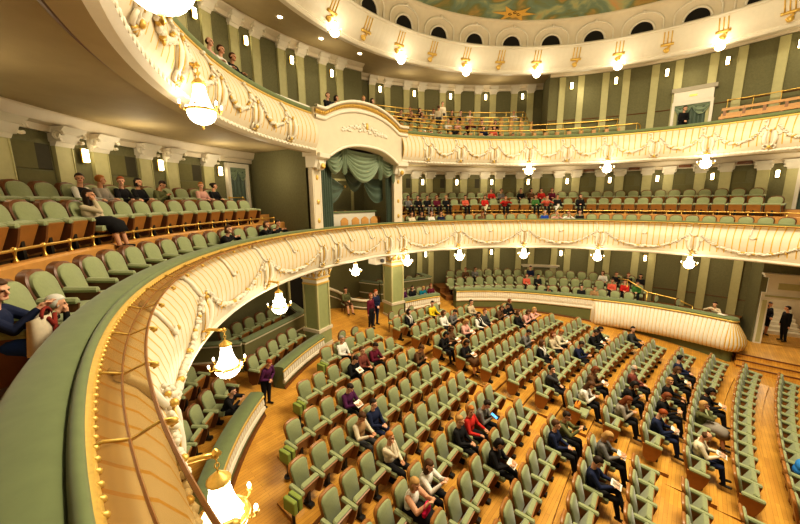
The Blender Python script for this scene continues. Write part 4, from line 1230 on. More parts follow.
V = Vector
def make_pose(name, seated=True, lean=-.06, head=(0, 0), hands='lap', cross=False, sleeves=True):
    """skeleton -> capsules/ellipsoids -> one voxel skin; returns mesh, head matrix"""
    caps = []   # (p0, r0, p1, r1, region)
    ell = []    # (c, (rx,ry,rz), rotation, region)
    if seated:
        pel = V((-.05, 0, .505)); hipz = .50
    else:
        pel = V((0, 0, .95)); hipz = .90
    up = V((sin(lean), 0, cos(lean))); fw = V((cos(lean), 0, -sin(lean)))
    waist = pel + up*.15; chest = pel + up*.32; neck0 = pel + up*.455; neck1 = neck0 + up*.05 + V((.02, 0, .05))
    caps += [(pel + V((0, .08, 0)), .122, pel + V((0, -.08, 0)), .122, 2)]
    ell += [(waist, (.125, .165, .15), lean, 1), (chest + up*-.02, (.14, .195, .17), lean, 1)]
    caps += [(chest + up*.07 + V((0, .13, 0)), .068, chest + up*.07 + V((0, -.13, 0)), .068, 1), (neck0 - up*.02, .058, neck1 + up*.03, .052, 0)]
    # head
    yaw, pitch = head
    Rh = Matrix.Rotation(yaw, 3, 'Z') @ Matrix.Rotation(pitch + lean*.3, 3, 'Y')
    hc = neck1 + Rh @ V((.02, 0, .115))
    H = lambda x, y, z: hc + Rh @ V((x, y, z))
    ell += [(H(-.008, 0, .025), (.098, .078, .095), Rh, 0), (H(.022, 0, -.045), (.068, .058, .075), Rh, 0)]
    caps += [(H(.085, 0, .012), .011, H(.108, 0, -.022), .016, 0), (H(.066, .024, -.082), .024, H(.066, -.024, -.082), .024, 0)]
    for s in (-1, 1):
        caps += [(H(-.005, s*.078, .015), .016, H(-.005, s*.080, -.022), .012, 0), (H(.082, s*.014, .028), .012, H(.078, s*.045, .028), .012, 0)]
        ell += [(H(.087, s*.031, .006), (.009, .011, .006), Rh, 4)]
    ell += [(H(.089, 0, -.052), (.010, .024, .008), Rh, 5)]
    sh = [neck0 + V((0, s*.165, -.045)) for s in (1, -1)]
    # hands
    for q, s in enumerate((1, -1)):
        S = sh[q]
        tgt = {'lap': V((.27, s*.06, .67)), 'read': V((.33, s*.10, .76)), 'chin': V((.25, s*.06, .66)), 'rail': V((.46, s*.13, .88)), 'phone': V((.34, s*.05, .78)), 'out': V((.40, s*.09, .92)),
               'side': V((.04, s*.26, .78)), 'front': V((.22, s*.05, .98)), 'apart': V((.32, s*.16, .66)), 'walk': V((.10*s, s*.25, .80)), 'railstand': V((.45, s*.22, 1.02)), 'book': V((.20, s*.08, 1.10))}[hands]
        if hands == 'chin' and s == -1: tgt = hc + Rh @ V((.10, -.05, -.13))
        hint = V((-.25, s*.55, -.9)) if hands != 'rail' else V((-.1, s*.9, -.5))
        el, wr = ik(S, tgt, .285, .255, hint)
        caps += [(S, .068, el, .054, 8), (el, .052, wr, .036, 6)]
        d = (wr - el).normalized()
        inn = V((0, -s, 0)); inn = (inn - d*inn.dot(d)).normalized(); pal = d.cross(inn)*s
        if pal.z > 0: pal = -pal
        hb = wr + d*.03
        caps += [(wr, .028, wr + d*.075, .030, 0)]
        w_ax = inn
        for f in range(4):
            b0 = wr + d*.075 + w_ax*((f-1.5)*.0235)
            ln = (.062, .074, .078, .066)[f] if s > 0 else (.066, .078, .074, .062)[f]
            m1 = b0 + d*ln*.55 + pal*.010; m2 = m1 + d*ln*.30 + pal*.030
            caps += [(b0, .0095, m1, .0088, 0), (m1, .0088, m2, .0072, 0)]
        t0 = wr + d*.03 + w_ax*.022; t1 = t0 + w_ax*.028 + d*.032 + pal*.008
        caps += [(t0, .014, t1, .011, 0), (t1, .011, t1 + d*.03 - w_ax*.004 + pal*.008, .009, 0)]
    # legs
    for s in (1, -1):
        hip = pel + V((.02, s*.095, -.03))
        if seated:
            kn = V((.41, s*.11, .50)); an = V((.50, s*.12, .10))
            if cross and s == 1: kn = V((.42, .02, .62)); an = V((.60, -.14, .34))
        else:
            kn = V((.02 + (.06*s if hands == 'walk' else 0), s*.10, .50)); an = V((-.02 + (.10*s if hands == 'walk' else 0), s*.11, .09))
        caps += [(hip, .105, kn, .072, 2), (kn, .068, an, .046, 7)]
        tdir = V((1, s*.15, 0)).normalized()
        if seated and cross and s == 1: tdir = V((.75, -.25, -.5)).normalized()
        dn = V((0, 0, -.05)) if not (seated and cross and s == 1) else V((0, 0, -.04))
        caps += [(an + dn*.9 - tdir*.04, .038, an + dn + tdir*.14, .031, 3)]
    mb = MB()
    for p0, r0, p1, r1, g in caps:
        n = max(2, int((p1-p0).length/.05))
        rs = [r0 + (r1-r0)*k/n for k in range(n+1)]; ps = [p0 + (p1-p0)*k/n for k in range(n+1)]
        mb.tube(ps, rs, 10); mb.ell(p0, (r0, r0, r0), 10, 7); mb.ell(p1, (r1, r1, r1), 10, 7)
    for c, r, ro, g in ell:
        m3 = Matrix.Rotation(ro, 3, 'Y') if isinstance(ro, float) else ro
        mb.ell(c, r, 14, 10, 0, m3)
    o = mb.build('tmp', [])
    rm = o.modifiers.new('r', 'REMESH'); rm.mode = 'VOXEL'; rm.voxel_size = .0062
    sm = o.modifiers.new('s', 'SMOOTH'); sm.iterations = 2; sm.factor = .5
    dc = o.modifiers.new('d', 'DECIMATE'); dc.ratio = .11
    dg = bpy.context.evaluated_depsgraph_get()
    me = bpy.data.meshes.new_from_object(o.evaluated_get(dg)); me.name = 'figure_' + name
    old = o.data; bpy.data.objects.remove(o); bpy.data.meshes.remove(old)
    nf = len(me.polygons); C = np.zeros(nf*3); me.polygons.foreach_get('center', C); C = C.reshape(-1, 3)
    best = np.full(nf, 1e9); reg = np.zeros(nf, int)
    def upd(dist, g):
        q = dist < best; best[q] = dist[q]; reg[q] = g
    for p0, r0, p1, r1, g in caps:
        a = np.array(p0); b = np.array(p1) - a; t = np.clip(((C-a) @ b)/max(1e-9, b @ b), 0, 1)
        upd(np.linalg.norm(C - a - t[:, None]*b, axis=1) - (r0 + (r1-r0)*t), g)
    for c, r, ro, g in ell:
        m3 = np.array(Matrix.Rotation(ro, 3, 'Y') if isinstance(ro, float) else ro)
        q = (C - np.array(c)) @ m3 / np.array(r)
        upd((np.linalg.norm(q, axis=1) - 1)*min(r) - (.0025 if g in (4, 5) else 0), g)
    me.materials.clear()
    for k in range(9): me.materials.append(M['dark'])
    me.polygons.foreach_set('material_index', reg.tolist()); me.polygons.foreach_set('use_smooth', [True]*nf)
    me.transform(Matrix.Scale(K, 4)); me.update()
    H4 = Rh.to_4x4(); H4.translation = hc*K
    return me, H4
POSES = {
    'lap': make_pose('lap'), 'read': make_pose('read', lean=.04, head=(0, .50), hands='read'), 'readx': make_pose('readx', lean=-.05, head=(0, .42), hands='read', cross=True),
    'chin': make_pose('chin', lean=-.04, head=(.15, -.05), hands='chin'), 'down': make_pose('down', lean=.30, head=(0, .45), hands='phone'), 'turnl': make_pose('turnl', head=(.75, .05), hands='lap'),
    'turnr': make_pose('turnr', head=(-.75, .05), hands='apart', lean=.02), 'cross': make_pose('cross', lean=.0, hands='lap', cross=True, head=(-.2, .1)), 'rail': make_pose('rail', lean=.45, head=(0, -.1), hands='rail'),
    'stoop': make_pose('stoop', lean=1.25, head=(.5, -.2), hands='chin'),
    'out': make_pose('out', lean=.15, head=(-.25, .12), hands='out'), 'stand': make_pose('stand', False, .02, (.2, .15), 'front'), 'standside': make_pose('standside', False, .0, (-.4, .0), 'side'),
    'walk': make_pose('walk', False, .04, (0, .05), 'walk'), 'hunch': make_pose('hunch', False, .34, (-.2, .35), 'front'),
    'bend': make_pose('bend', False, .50, (0, .2), 'railstand'),
}
def hair_mesh(style):
    mb = MB(); nu, nv = 20, 14
    vs = []; fs = []
    for j in range(nv+1):
        a = -pi/2 + pi*j/nv
        for k in range(nu):
            w = 2*pi*k/nu
            x, y, z = cos(a)*cos(w), cos(a)*sin(w), sin(a)
            rx, ry, rz = .112, .093, .108
            px, py, pz = x*rx - .012, y*ry, z*rz + .032
            if style in ('bob', 'long') and z < .25 and x < .45:
                low = {'bob': -.13, 'long': -.27}[style]
                pz = .032 + .03 + (z-.25)/1.25*(.06 - low)
                px = -.012 + max(-.112, x*.118/max(.35, cos(a))) * (1 if x < 0 else .5); py = y/max(.35, cos(a))*.095*(1.0 if style == 'bob' else .95)
                if px > .045: px = .045
            if style == 'bun' and x < -.5 and z > -.2: px -= .045*max(0, 1-abs(y)*2)
            face = x > .30 and pz < .075
            if face and style != 'bald': px = px*.55; py *= .75
            if style == 'short' and pz < -.045: px *= .7; py *= .75; pz = max(pz, -.06)
            if style == 'bald' and pz > .045: px *= .86; py *= .80; pz = .032 + (pz-.032)*.78
            if style == 'bald' and x > 0.1: px *= .6; py *= .6
            vs.append(V((px, py, pz))*K)
    for j in range(nv):
        for k in range(nu):
            k2 = (k+1) % nu; fs.append((j*nu+k, j*nu+k2, (j+1)*nu+k2, (j+1)*nu+k))
    me = bpy.data.meshes.new('hair_' + style); me.from_pydata([tuple(v) for v in vs], [], fs); me.materials.append(M['dark'])
    me.polygons.foreach_set('use_smooth', [True]*len(fs)); me.update()
    return me
HAIR = {s: hair_mesh(s) for s in ('short', 'bob', 'long', 'bun', 'bald')}
def skirt_mesh():
    mb = MB()
    mb.tube([(-.02, 0, .53), (.14, 0, .56), (.30, 0, .555), (.42, 0, .52), (.46, 0, .36)], [.155, .17, .175, .165, .17], 14)
    vs = [(x*K, y*K*1.12, z*K) for x, y, z in mb.v]
    me = bpy.data.meshes.new('skirt'); me.from_pydata(vs, [], mb.f); me.materials.append(M['dark']); me.polygons.foreach_set('use_smooth', [True]*len(mb.f)); me.update()
    return me
SKIRT = skirt_mesh()
def long_skirt_mesh():
    mb = MB()
    mb.tube([(-.10, 0, .60), (.05, 0, .57), (.28, 0, .56), (.44, 0, .50), (.52, 0, .30), (.54, 0, .03)], [.14, .18, .20, .21, .23, .27], 16)
    me = bpy.data.meshes.new('dress'); me.from_pydata([(x*K, y*K*1.15, z*K) for x, y, z in mb.v], [], mb.f); me.materials.append(M['dark']); me.polygons.foreach_set('use_smooth', [True]*len(mb.f)); me.update()
    return me
DRESS = long_skirt_mesh()
def scarf_mesh():
    mb = MB()
    for s_ in (-1, 1):
        mb.tube([(-.13, s_*.03, .985), (-.09, s_*.085, .985), (.02, s_*.085, .95), (.085, s_*.06, .88), (.10, s_*.05, .76), (.115, s_*.055, .64)], [.02, .03, .034, .034, .032, .03], 8)
    me = bpy.data.meshes.new('scarf'); me.from_pydata([tuple(V(v)*K) for v in mb.v], [], mb.f); me.materials.append(M['dark']); me.polygons.foreach_set('use_smooth', [True]*len(mb.f)); me.update()
    return me
SCARF = scarf_mesh()
npers = [0]
def person(loc, rz, pose, hair, hc, top, bottom, label, sleeve=True, skirt=None, shin=None, group=None, scale=1.0, arms=None, scarf=None):
    me, H4 = POSES[pose]
    o = bpy.data.objects.new('person', me); COL.objects.link(o)
    o.location = loc; o.rotation_euler = (0, 0, rz); o.scale = (scale,)*3
    npers[0] += 1
    sk = cloth(SKIN[npers[0] % 3], .6); tp = cloth(CL[top]); bt = cloth(CL[bottom])
    ms = [sk, tp, bt, M['black'], cloth((.02, .014, .01)), cloth((.42, .12, .09)), tp if sleeve else sk, cloth(CL[shin]) if shin in CL else (sk if shin == 'skin' else bt), tp if sleeve else sk]
    if arms: ms[6] = ms[8] = cloth(CL[arms])
    for k, m in enumerate(ms):
        o.material_slots[k].link = 'OBJECT'; o.material_slots[k].material = m
    h = bpy.data.objects.new('hair', HAIR[hair]); COL.objects.link(h); h.parent = o; h.matrix_local = H4
    h.material_slots[0].link = 'OBJECT'; h.material_slots[0].material = cloth(HAIRC[hc], .55)
    if skirt:
        k = bpy.data.objects.new('skirt', DRESS if skirt == 'blue' else SKIRT); COL.objects.link(k); k.parent = o
        k.material_slots[0].link = 'OBJECT'; k.material_slots[0].material = cloth(CL[skirt])
    if scarf:
        k = bpy.data.objects.new('scarf', SCARF); COL.objects.link(k); k.parent = o
        k.material_slots[0].link = 'OBJECT'; k.material_slots[0].material = cloth(CL[scarf])
    tag(o, label, 'person', group)
    return o
def sheet(loc, rz, label, w=.125, h=.19, pitch=.5, printed=False, nm='programme', cat='programme', m=None):
    """open leaflet lying in somebody's hands"""
    mb = MB()
    R = Matrix.Rotation(pitch, 4, 'Y')
    mb.grid(lambda u, v: R @ V(((v-.5)*h, (u-.5)*2*w*.8, .015*abs(u-.5)*2)), 4, 1, 0)
    mb.grid(lambda u, v: R @ V(((v-.5)*h, (u-.5)*2*w*.8, .015*abs(u-.5)*2 - .006)), 4, 1, 0)
    if printed:
        for a in (-.62, .12): mb.grid(lambda u, v: R @ V(((v-.5)*h*.7, (a + u*.5)*w*.8, .018)), 2, 1, 1)
    o = mb.build(nm, [m or M['paper'], M['print']]); o.location = loc; o.rotation_euler = (0, 0, rz)
    return tag(o, label, cat)
def hold(loc, rz, x, z, y=0.0): return Vector(loc) + Vector((cos(rz)*x*K - sin(rz)*y*K, sin(rz)*x*K + cos(rz)*y*K, z*K))

# --- the stalls audience: seat, pose, hair, hair colour, top, bottom, words, extras
SP_ = [
 ((0,'L',3),'lap','short','grey','white','black','grey-haired person in white shirt at the end of the rearmost left stalls row',{}),
 ((1,'L',4),'down','short','dark','black','black','dark-haired person all in black with white sheet in lap',{'paper':1}),
 ((1,'L',3),'lap','short','brown','plaid','black','person in brown-red top beside the one in black',{}),
 ((1,'L',2),'read','short','dark','burgundy','black','person in burgundy top reading, rear left stalls',{}),
 ((2,'L',6),'read','short','dark','purple','black','person in dark purple bent over papers in the left stalls',{'paper':1}),
 ((2,'L',0),'down','short','brown','brown','black','person in rusty brown top bent forward beside the centre aisle',{}),
 ((3,'R',0),'read','bob','dark','black','brown','dark-haired woman with brown skirt and papers beside the centre aisle',{'skirt':'brown','paper':1}),
 ((0,'R',1),'turnl','bob','dark','black','black','woman in black jacket with white collar in rearmost right row',{'scarf':'white'}),
 ((0,'R',4),'turnr','short','dark','yellow','black','person in bright yellow sweater in the rearmost right row',{}),
 ((1,'R',3),'turnl','bob','brown','white','black','brown-haired woman in white blouse, second right row from the back',{}),
 ((1,'R',4),'down','short','dark','grey','black','dark-haired person in grey bending behind the white blouse',{}),
 ((1,'R',7),'lap','short','dark','beige','darkgrey','man in light beige jacket sitting upright near the rear right rows',{}),
 ((2,'R',5),'turnr','bob','black','white','black','dark-haired woman in white top with black scarf, rear right stalls',{'scarf':'black'}),
 ((2,'R',3),'read','bob','blond','pink','black','fair-haired woman in pale pink reading papers, rear right stalls',{'paper':1}),
 ((2,'R',0),'down','bob','black','black','black','black-haired person in black beside the aisle, rear right stalls',{}),
 ((2,'R',1),'read','bob','brown','brown','black','brown-haired woman in brown coat with white paper, rear right stalls',{'paper':1}),
 ((2,'R',6),'lap','short','auburn','darkgrey','black','auburn-haired person in dark grey, seventh from aisle in third right row',{}),
 ((2,'R',9),'down','short','dark','black','white','person in black jacket with white trousers near the far parapet',{}),
 ((2,'R',10),'turnl','short','auburn','black','black','auburn-haired person in black jacket closest to the far white parapet',{}),
 ((2,'R',8),'down','bob','brown','brown','black','brown-haired person left of the white trousers, rear right stalls',{}),
 ((3,'R',10),'rail','bob','blond','pink','darkgrey','fair-haired woman in pink leaning forward, end of fourth right row',{}),
 ((3,'R',9),'down','bob','brown','pink','black','brown-haired woman in dusty pink beside the leaning fair-haired woman',{}),
 ((3,'R',8),'turnl','bob','brown','black','black','brown-haired woman in black jacket turned to the dusty pink top',{}),
 ((4,'R',5),'down','short','black','grey','darkgrey','black-haired person in grey slumped in the fifth right row',{}),
 ((5,'R',7),'read','short','ginger','cream','black','ginger-haired person in cream jacket reading, sixth right row',{'paper':1}),
 ((5,'R',6),'lap','bob','auburn','beige','black','auburn-haired woman in beige coat beside the ginger reader',{}),
 ((5,'R',4),'turnl','bob','brown','black','black','woman in black with a long white scarf, sixth right row',{'scarf':'white'}),
 ((6,'R',6),'read','short','dark','navy','black','dark-haired man in navy jacket looking down, seventh right row',{}),
 ((6,'R',10),'read','bob','black','black','black','person in black coat holding a white sheet, far end of seventh row',{'paper':1}),
 ((7,'R',12),'turnr','short','black','darkgrey','black','man in charcoal jacket at the far end by the ribbed parapet',{}),
 ((6,'R',9),'read','short','dark','black','black','person in black with white paper beside the far seventh row end',{'paper':1}),
 ((6,'R',1),'chin','short','black','darkgrey','black','man in charcoal jacket with hand at face, beside the centre aisle',{}),
 ((7,'R',3),'read','bob','auburn','brown','black','auburn-haired woman in brown reading a white page, eighth row',{'paper':1}),
 ((7,'R',1),'down','long','brown','white','black','long-haired woman in white blouse leaning over, eighth right row',{}),
 ((8,'R',5),'turnl','bald','grey','plaid','black','bald man in dark red shirt, ninth right row',{}),
 ((8,'R',3),'down','bob','black','black','black','black-haired woman in black bent low, ninth right row',{}),
 ((8,'R',1),'down','long','auburn','stripe','black','auburn-haired woman in grey-beige top bent over, beside the aisle',{}),
 ((9,'R',9),'turnl','short','black','navy','black','black-haired man in navy turned sideways, tenth right row',{}),
 ((9,'R',7),'read','bob','brown','black','black','brown-haired woman in black reading white papers, tenth right row',{'paper':1}),
 ((9,'R',5),'turnr','bob','blond','black','black','fair-haired woman in black talking, tenth right row',{}),
 ((9,'R',3),'read','bob','auburn','black','black','auburn-haired woman in black with hands together, tenth right row',{}),
 ((10,'R',6),'read','bob','black','black','black','black-haired woman in black suit reading white sheets, eleventh row',{'paper':1}),
 ((10,'R',4),'chin','bob','blond','olive','stripe','fair-haired woman in olive top with pale skirt, eleventh row',{'skirt':'stripe'}),
 ((9,'R',1),'read','short','red','navy','navy','red-haired person in navy coat reading beside the centre aisle',{'paper':1}),
 ((10,'R',1),'read','bald','brown','cream','navy','bald man in cream sweater reading a magazine in the eleventh row',{'mag':1}),
 ((12,'R',3),'down','short','brown','brightblue','black','person in bright blue top at the right edge of the picture',{}),
 ((7,'L',1),'lap','short','brown','navy','black','brown-haired man in navy jacket beside a person with a camera',{}),
 ((7,'L',0),'out','short','dark','olive','black','person in olive jacket holding up a small camera',{}),
 ((8,'L',0),'read','bob','blond','grey','black','blond woman in grey cardigan reading a white sheet beside the aisle',{'paper':1}),
 ((8,'L',2),'readx','short','dark','navy','black','dark-haired man in navy blazer with legs crossed reading a magazine',{'mag':1}),
 ((5,'L',4),'lap','short','blond','black','black','blond woman in black jacket sitting beside a red shirt',{}),
 ((5,'L',3),'turnr','short','ginger','red','black','ginger-haired person in dark red shirt beside the glowing phone',{}),
 ((5,'L',2),'down','short','dark','grey','black','dark-haired person in grey holding a glowing blue phone',{'phone':1}),
 ((6,'L',4),'read','bob','black','black','black','woman with black bob and black coat reading alone, left stalls',{'paper':1}),
 ((4,'L',7),'chin','short','ginger','cream','black','woman in cream sweater with hand at mouth, left stalls',{}),
 ((5,'L',7),'out','long','brown','white','black','long brown-haired woman with arm out beside the blond woman',{}),
 ((5,'L',8),'out','bob','blond','white','black','blond woman in white top and black skirt holding pink bag',{'skirt':'black','bare':1}),
 ((3,'L',7),'read','short','brown','tan','darkgrey','brown-haired man in tan waistcoat with pale sleeves, left stalls',{'arms':'cream'}),
 ((3,'L',6),'lap','short','dark','navy','navy','dark-haired person in navy beside the tan waistcoat',{}),
]
OCC = set()
for key, pose, hair, hc, top, bot, label, ex in SP_:
    OCC.add(key)
    loc, rz = seat_frame(key)
    person(loc, rz, pose, hair, hc, top, bot, label, not ex.get('bare'), ex.get('skirt'), 'skin' if ex.get('skirt') else None, None, .97, ex.get('arms'), ex.get('scarf'))
    if ex.get('paper'): sheet(hold(loc, rz, .36, .74 if pose != 'down' else .78), rz, 'white sheet in the hands of the ' + ' '.join(label.split()[:9]).rstrip(','))
    if ex.get('mag'): sheet(hold(loc, rz, .38, .75), rz, 'printed magazine held by the ' + ('bald man in cream sweater' if 'bald' in label else 'man in navy blazer'), .125, .20, .35, True, 'magazine', 'magazine')
    if ex.get('phone'):
        mb = MB(); mb.slab([(-.05, -.09), (.05, -.09), (.05, .09), (-.05, .09)], -.006, .006, 0, .003, None, 1)
        o = mb.build('phone', [M['black'], M['screen']]); o.location = hold(loc, rz, .40, .83); o.rotation_euler = (0, -1.1, rz); tag(o, 'phone with glowing blue screen held in the left stalls', 'phone')
# a few things carried
loc, rz = seat_frame((5,'L',8))
r = empty('handbag', hold(loc, rz, .36, .66, -.06), rz); tag(r, 'bright pink handbag on the lap of the blond woman', 'bag')
PINK = cloth((.70, .02, .10)); 
mb = MB(); mb.slab([(-.10, 0), (-.12, .10), (-.07, .15), (.07, .15), (.12, .10), (.10, 0)], -.04, .04, 0, .02); mb.build('pouch', [PINK], r)
mb = MB(); mb.tube([(0, .09*cos(a), .14+.10*sin(a)) for a in np.linspace(0, pi, 9)], .011, 6); mb.build('strap', [PINK], r, True)
loc, rz = seat_frame((7,'R',1))
r = empty('handbag', hold(loc, rz, .12, .47, -.30), rz); tag(r, 'orange bag on the aisle seat arm beside the long-haired woman', 'bag')
ORG = cloth((.62, .22, .03))
r.location = seat_frame((7,'R',0))[0] + Vector((0, 0, .46))
mb = MB(); mb.slab([(-.13, 0), (-.15, .12), (-.10, .19), (.10, .19), (.15, .12), (.13, 0)], -.06, .06, 0, .025); mb.build('pouch', [ORG], r)
mb = MB(); mb.tube([(0, .09*cos(a), .17+.08*sin(a)) for a in np.linspace(0, pi, 9)], .012, 6); mb.build('strap', [cloth((.15, .04, .02))], r, True)
OCC.add((7,'R',0))
loc, rz = seat_frame((7,'L',0))
r = empty('camera', hold(loc, rz, .50, .96), rz); tag(r, 'small black camera held up by the person in olive', 'camera')
mb = MB(); mb.slab([(-.06, -.04), (.06, -.04), (.06, .04), (-.06, .04)], -.02, .02, 0, .006); mb.build('camera_body', [M['black']], r)
mb = MB(); mb.tube([(.02, 0, 0), (.06, 0, 0)], .028, 10); mb.build('lens', [M['black']], r, True)

# --- the stalls chairs
for key in sorted(SEAT):
    i, side, k = key
    loc, rz = seat_frame(key)
    if side == 'L' and loc.y < -6.3 and loc.x > 0.4: continue      # below the picture
    occ = key in OCC
    lab = '%s green velvet armchair, %s from the centre aisle, %s stalls block, %s row from back' % ('occupied' if occ else 'empty', ORD[k], 'left' if side == 'L' else 'right', ORD[i])
    endarm = (side == 'R' and k == 0) or (side == 'L' and (key[0], 'L', k+1) not in SEAT)
    place_chair(STALL, occ, loc, rz, lab, endarm, 'stalls armchairs')
finish_ends(STALL)

# lime folding seats at the left ends of the rows
def jump_seat():
    r = empty('folding_seat')
    mb = MB(); mb.box((-.12, -.10, .40), (.14, -.02, .66)); 
    s1 = mb.build('seat', [M['lime']], r); b = s1.modifiers.new('b', 'BEVEL'); b.width = .02; b.segments = 2
    mb = MB(); mb.box((-.12, .0, .40), (.14, .08, .66)); s2 = mb.build('backrest', [M['lime']], r); b = s2.modifiers.new('b', 'BEVEL'); b.width = .02; b.segments = 2
    mb = MB(); mb.box((-.10, -.025, .38), (.12, .005, .64)); mb.tube([(0, -.01, 0), (0, -.01, .42)], .025, 8); mb.tube([(0, -.01, 0), (0, -.01, .02)], .08, 10); mb.build('post', [M['black']], r)
    return register(r)
JS = jump_seat(); ju = [False]
for n_, i in enumerate([0, 1, 2, 3]):
    kk = max(k for (ii, s, k) in SEAT if ii == i and s == 'L'); loc, rz = seat_frame((i, 'L', kk), .26)
    q = loc + Vector((cos(rz), sin(rz), 0)).cross(Vector((0, 0, 1)))*.43
    q.z -= .05; q += Vector((cos(rz), sin(rz), 0))*.10; J = put(JS, ju, q, rz, 'lime green folding seat at the left end of the %s stalls row from the back' % ORD[i], 'folding seat', 'folding seats'); J.scale = (1.15, 1.15, 1.0)

# movable round-backed chairs by the right pillar
def spoon_chair():
    r = empty('side_chair')
    mb = MB(); o = [(.20*cos(a), .70+.20*sin(a)) for a in np.linspace(0, 2*pi, 17)[:-1]]
    mb.slab(o, -.22, -.18, 0, .012); b = mb.build('backrest', [M['wood']], r)
    mb = MB(); mb.slab([(.165*cos(a), .70+.165*sin(a)) for a in np.linspace(0, 2*pi, 17)[:-1]], -.185, -.15, 0, .015); mb.build('cushion', [M['velvet']], b)
    mb = MB(); mb.slab([(-.21, .40), (-.20, .46), (.20, .46), (.21, .40)], -.20, .22, 0, .015); mb.build('seat', [M['velvet']], r)
    for x, y in ((-.17, -.17), (-.17, .17), (.18, -.17), (.18, .17)):
        mb = MB(); mb.tube([(x, y, 0), (x*.95, y*.95, .42)], [.016, .024], 6); mb.build('leg', [M['wood']], r)
    for s in (-1, 1):
        mb = MB(); mb.tube([(-.20, s*.15, .42), (-.20, s*.16, .62)], .016, 6); mb.build('back_post', [M['wood']], r)
    return register(r)
SC = spoon_chair(); scu = [False]
for n_, (s_, l) in enumerate([(-8.25, -2.0), (-8.2, -1.42), (-8.3, .72), (-8.25, 1.32), (-8.2, 1.92)]):
    put(SC, scu, V((s_, l, ramp(s_)+EYE)), atan2(-l, 42-s_), 'round-backed wooden side chair behind the last stalls row, %s from left' % ORD[n_], 'chair', 'round-backed side chairs')

# ------------------------------------------------------------------ balcony armchairs
def ring_seats(th_list, R, z, cs, fmt, group, occ=(), cat='armchair', endk=0):
    for k, t in enumerate(th_list):
        place_chair(cs, occ == 'all' or k in occ, P(t, R, z(t) if callable(z) else z), face_in(t), fmt % ORD[min(k, len(ORD)-1)], k == endk, group, cat)
ROW1L = [-19.8 - 3.08*k for k in range(0, 17)]
ROW2L = [-20.9 - 2.73*k for k in range(0, 15)]
ROW3L = [-23.7 - 2.50*k for k in range(0, 14)]
ROW1R = [17.0 + 3.08*k for k in range(0, 31)]
ROW2R = [16.6 + 2.80*k for k in range(0, 33)]
ROW3R = [16.2 + 2.62*k for k in range(0, 34)]
G1 = 'first balcony armchairs'
ring_seats(ROW1L, 10.22, -1.66, BALC, 'green balcony armchair in the left front row, %s from the draped box', G1, 'all', endk=16)
ring_seats(ROW2L, 11.27, -.86, BALC, 'green tip-up armchair in the left middle balcony row, %s from the draped box', G1, (10,), endk=14)
ring_seats(ROW3L, 12.10, -.50, BALC, 'green tip-up armchair in the left back balcony row, %s from the draped box', G1, (0, 1, 4, 5, 6, 7, 8), endk=13)
ring_seats(ROW1R, 10.22, -1.66, BALC, 'green balcony armchair in the far front row, %s right of the draped box', G1, 'all')
ring_seats(ROW2R, 11.27, -.86, BALC, 'green tip-up armchair in the far middle balcony row, %s right of the draped box', G1, (2,3,4,5,6,8,10,12,15,16,17,19))
ring_seats(ROW3R, 12.10, -.50, BALC, 'green tip-up armchair in the far back balcony row, %s right of the draped box', G1, (12, 13, 15, 16, 17, 18))
finish_ends(BALC)

# lower boxes
G0 = 'lower box armchairs'
for n_, (R, z, th0, nn_, lab) in enumerate(((10.22, -5.52, 35.6, 16, 'front'), (11.0, -5.22, 35.0, 18, 'middle'), (11.8, -4.98, 36.5, 18, 'back'))):
    ring_seats([th0 + math.degrees(.565/R)*k for k in range(nn_)], R, z, BOXC, 'green armchair of the far lower boxes, ' + lab + ' row, %s from the left', G0, 'all')
ring_seats([18.2 + 3.0*k for k in range(4)], 10.5, -5.45, BOXC, 'green armchair behind the short parapet right of the entrance, %s from left', G0, 'all')
ring_seats([16 + 2.9*k for k in range(5)], 12.0, -5.15, BOXC, 'shaded green armchair behind the rear parapet right of the entrance, %s from left', G0, 'all')
ring_seats([-30.4 + 2.9*k for k in range(5)], 9.98, lambda t: floor_at(t, 10.0)+.01, BOXC, 'green armchair behind the short fluted parapet left of the pillar, %s from left', G0)
ring_seats([-26.8 + 2.75*k for k in range(5)], 11.45, -5.02, BOXC, 'shaded green armchair behind the high rear parapet left of the pillar, %s from left', G0)
ring_seats([-37.6 - 2.97*k for k in range(9)], 10.20, lambda t: floor_at(t, 10.2)+.01, BOXC, 'green armchair along the left fluted parapet, front row, %s from the gap', G0, (1,))
ring_seats([-36.7 - 2.75*k for k in range(9)], 11.12, lambda t: floor_at(t, 10.6)+.2, BOXC, 'green armchair along the left fluted parapet, second row, %s from the gap', G0)
# two stray chairs on the bastion platform
for n_, (t, R) in enumerate(((90.0, 10.35), (94.5, 10.3))):
    put(SC, scu, P(t, R, -5.45), face_in(t)+1.2, 'loose round-backed chair behind the ribbed bastion, %s' % ('left one' if n_ == 0 else 'right one'), 'chair', 'round-backed side chairs')
finish_ends(BOXC)

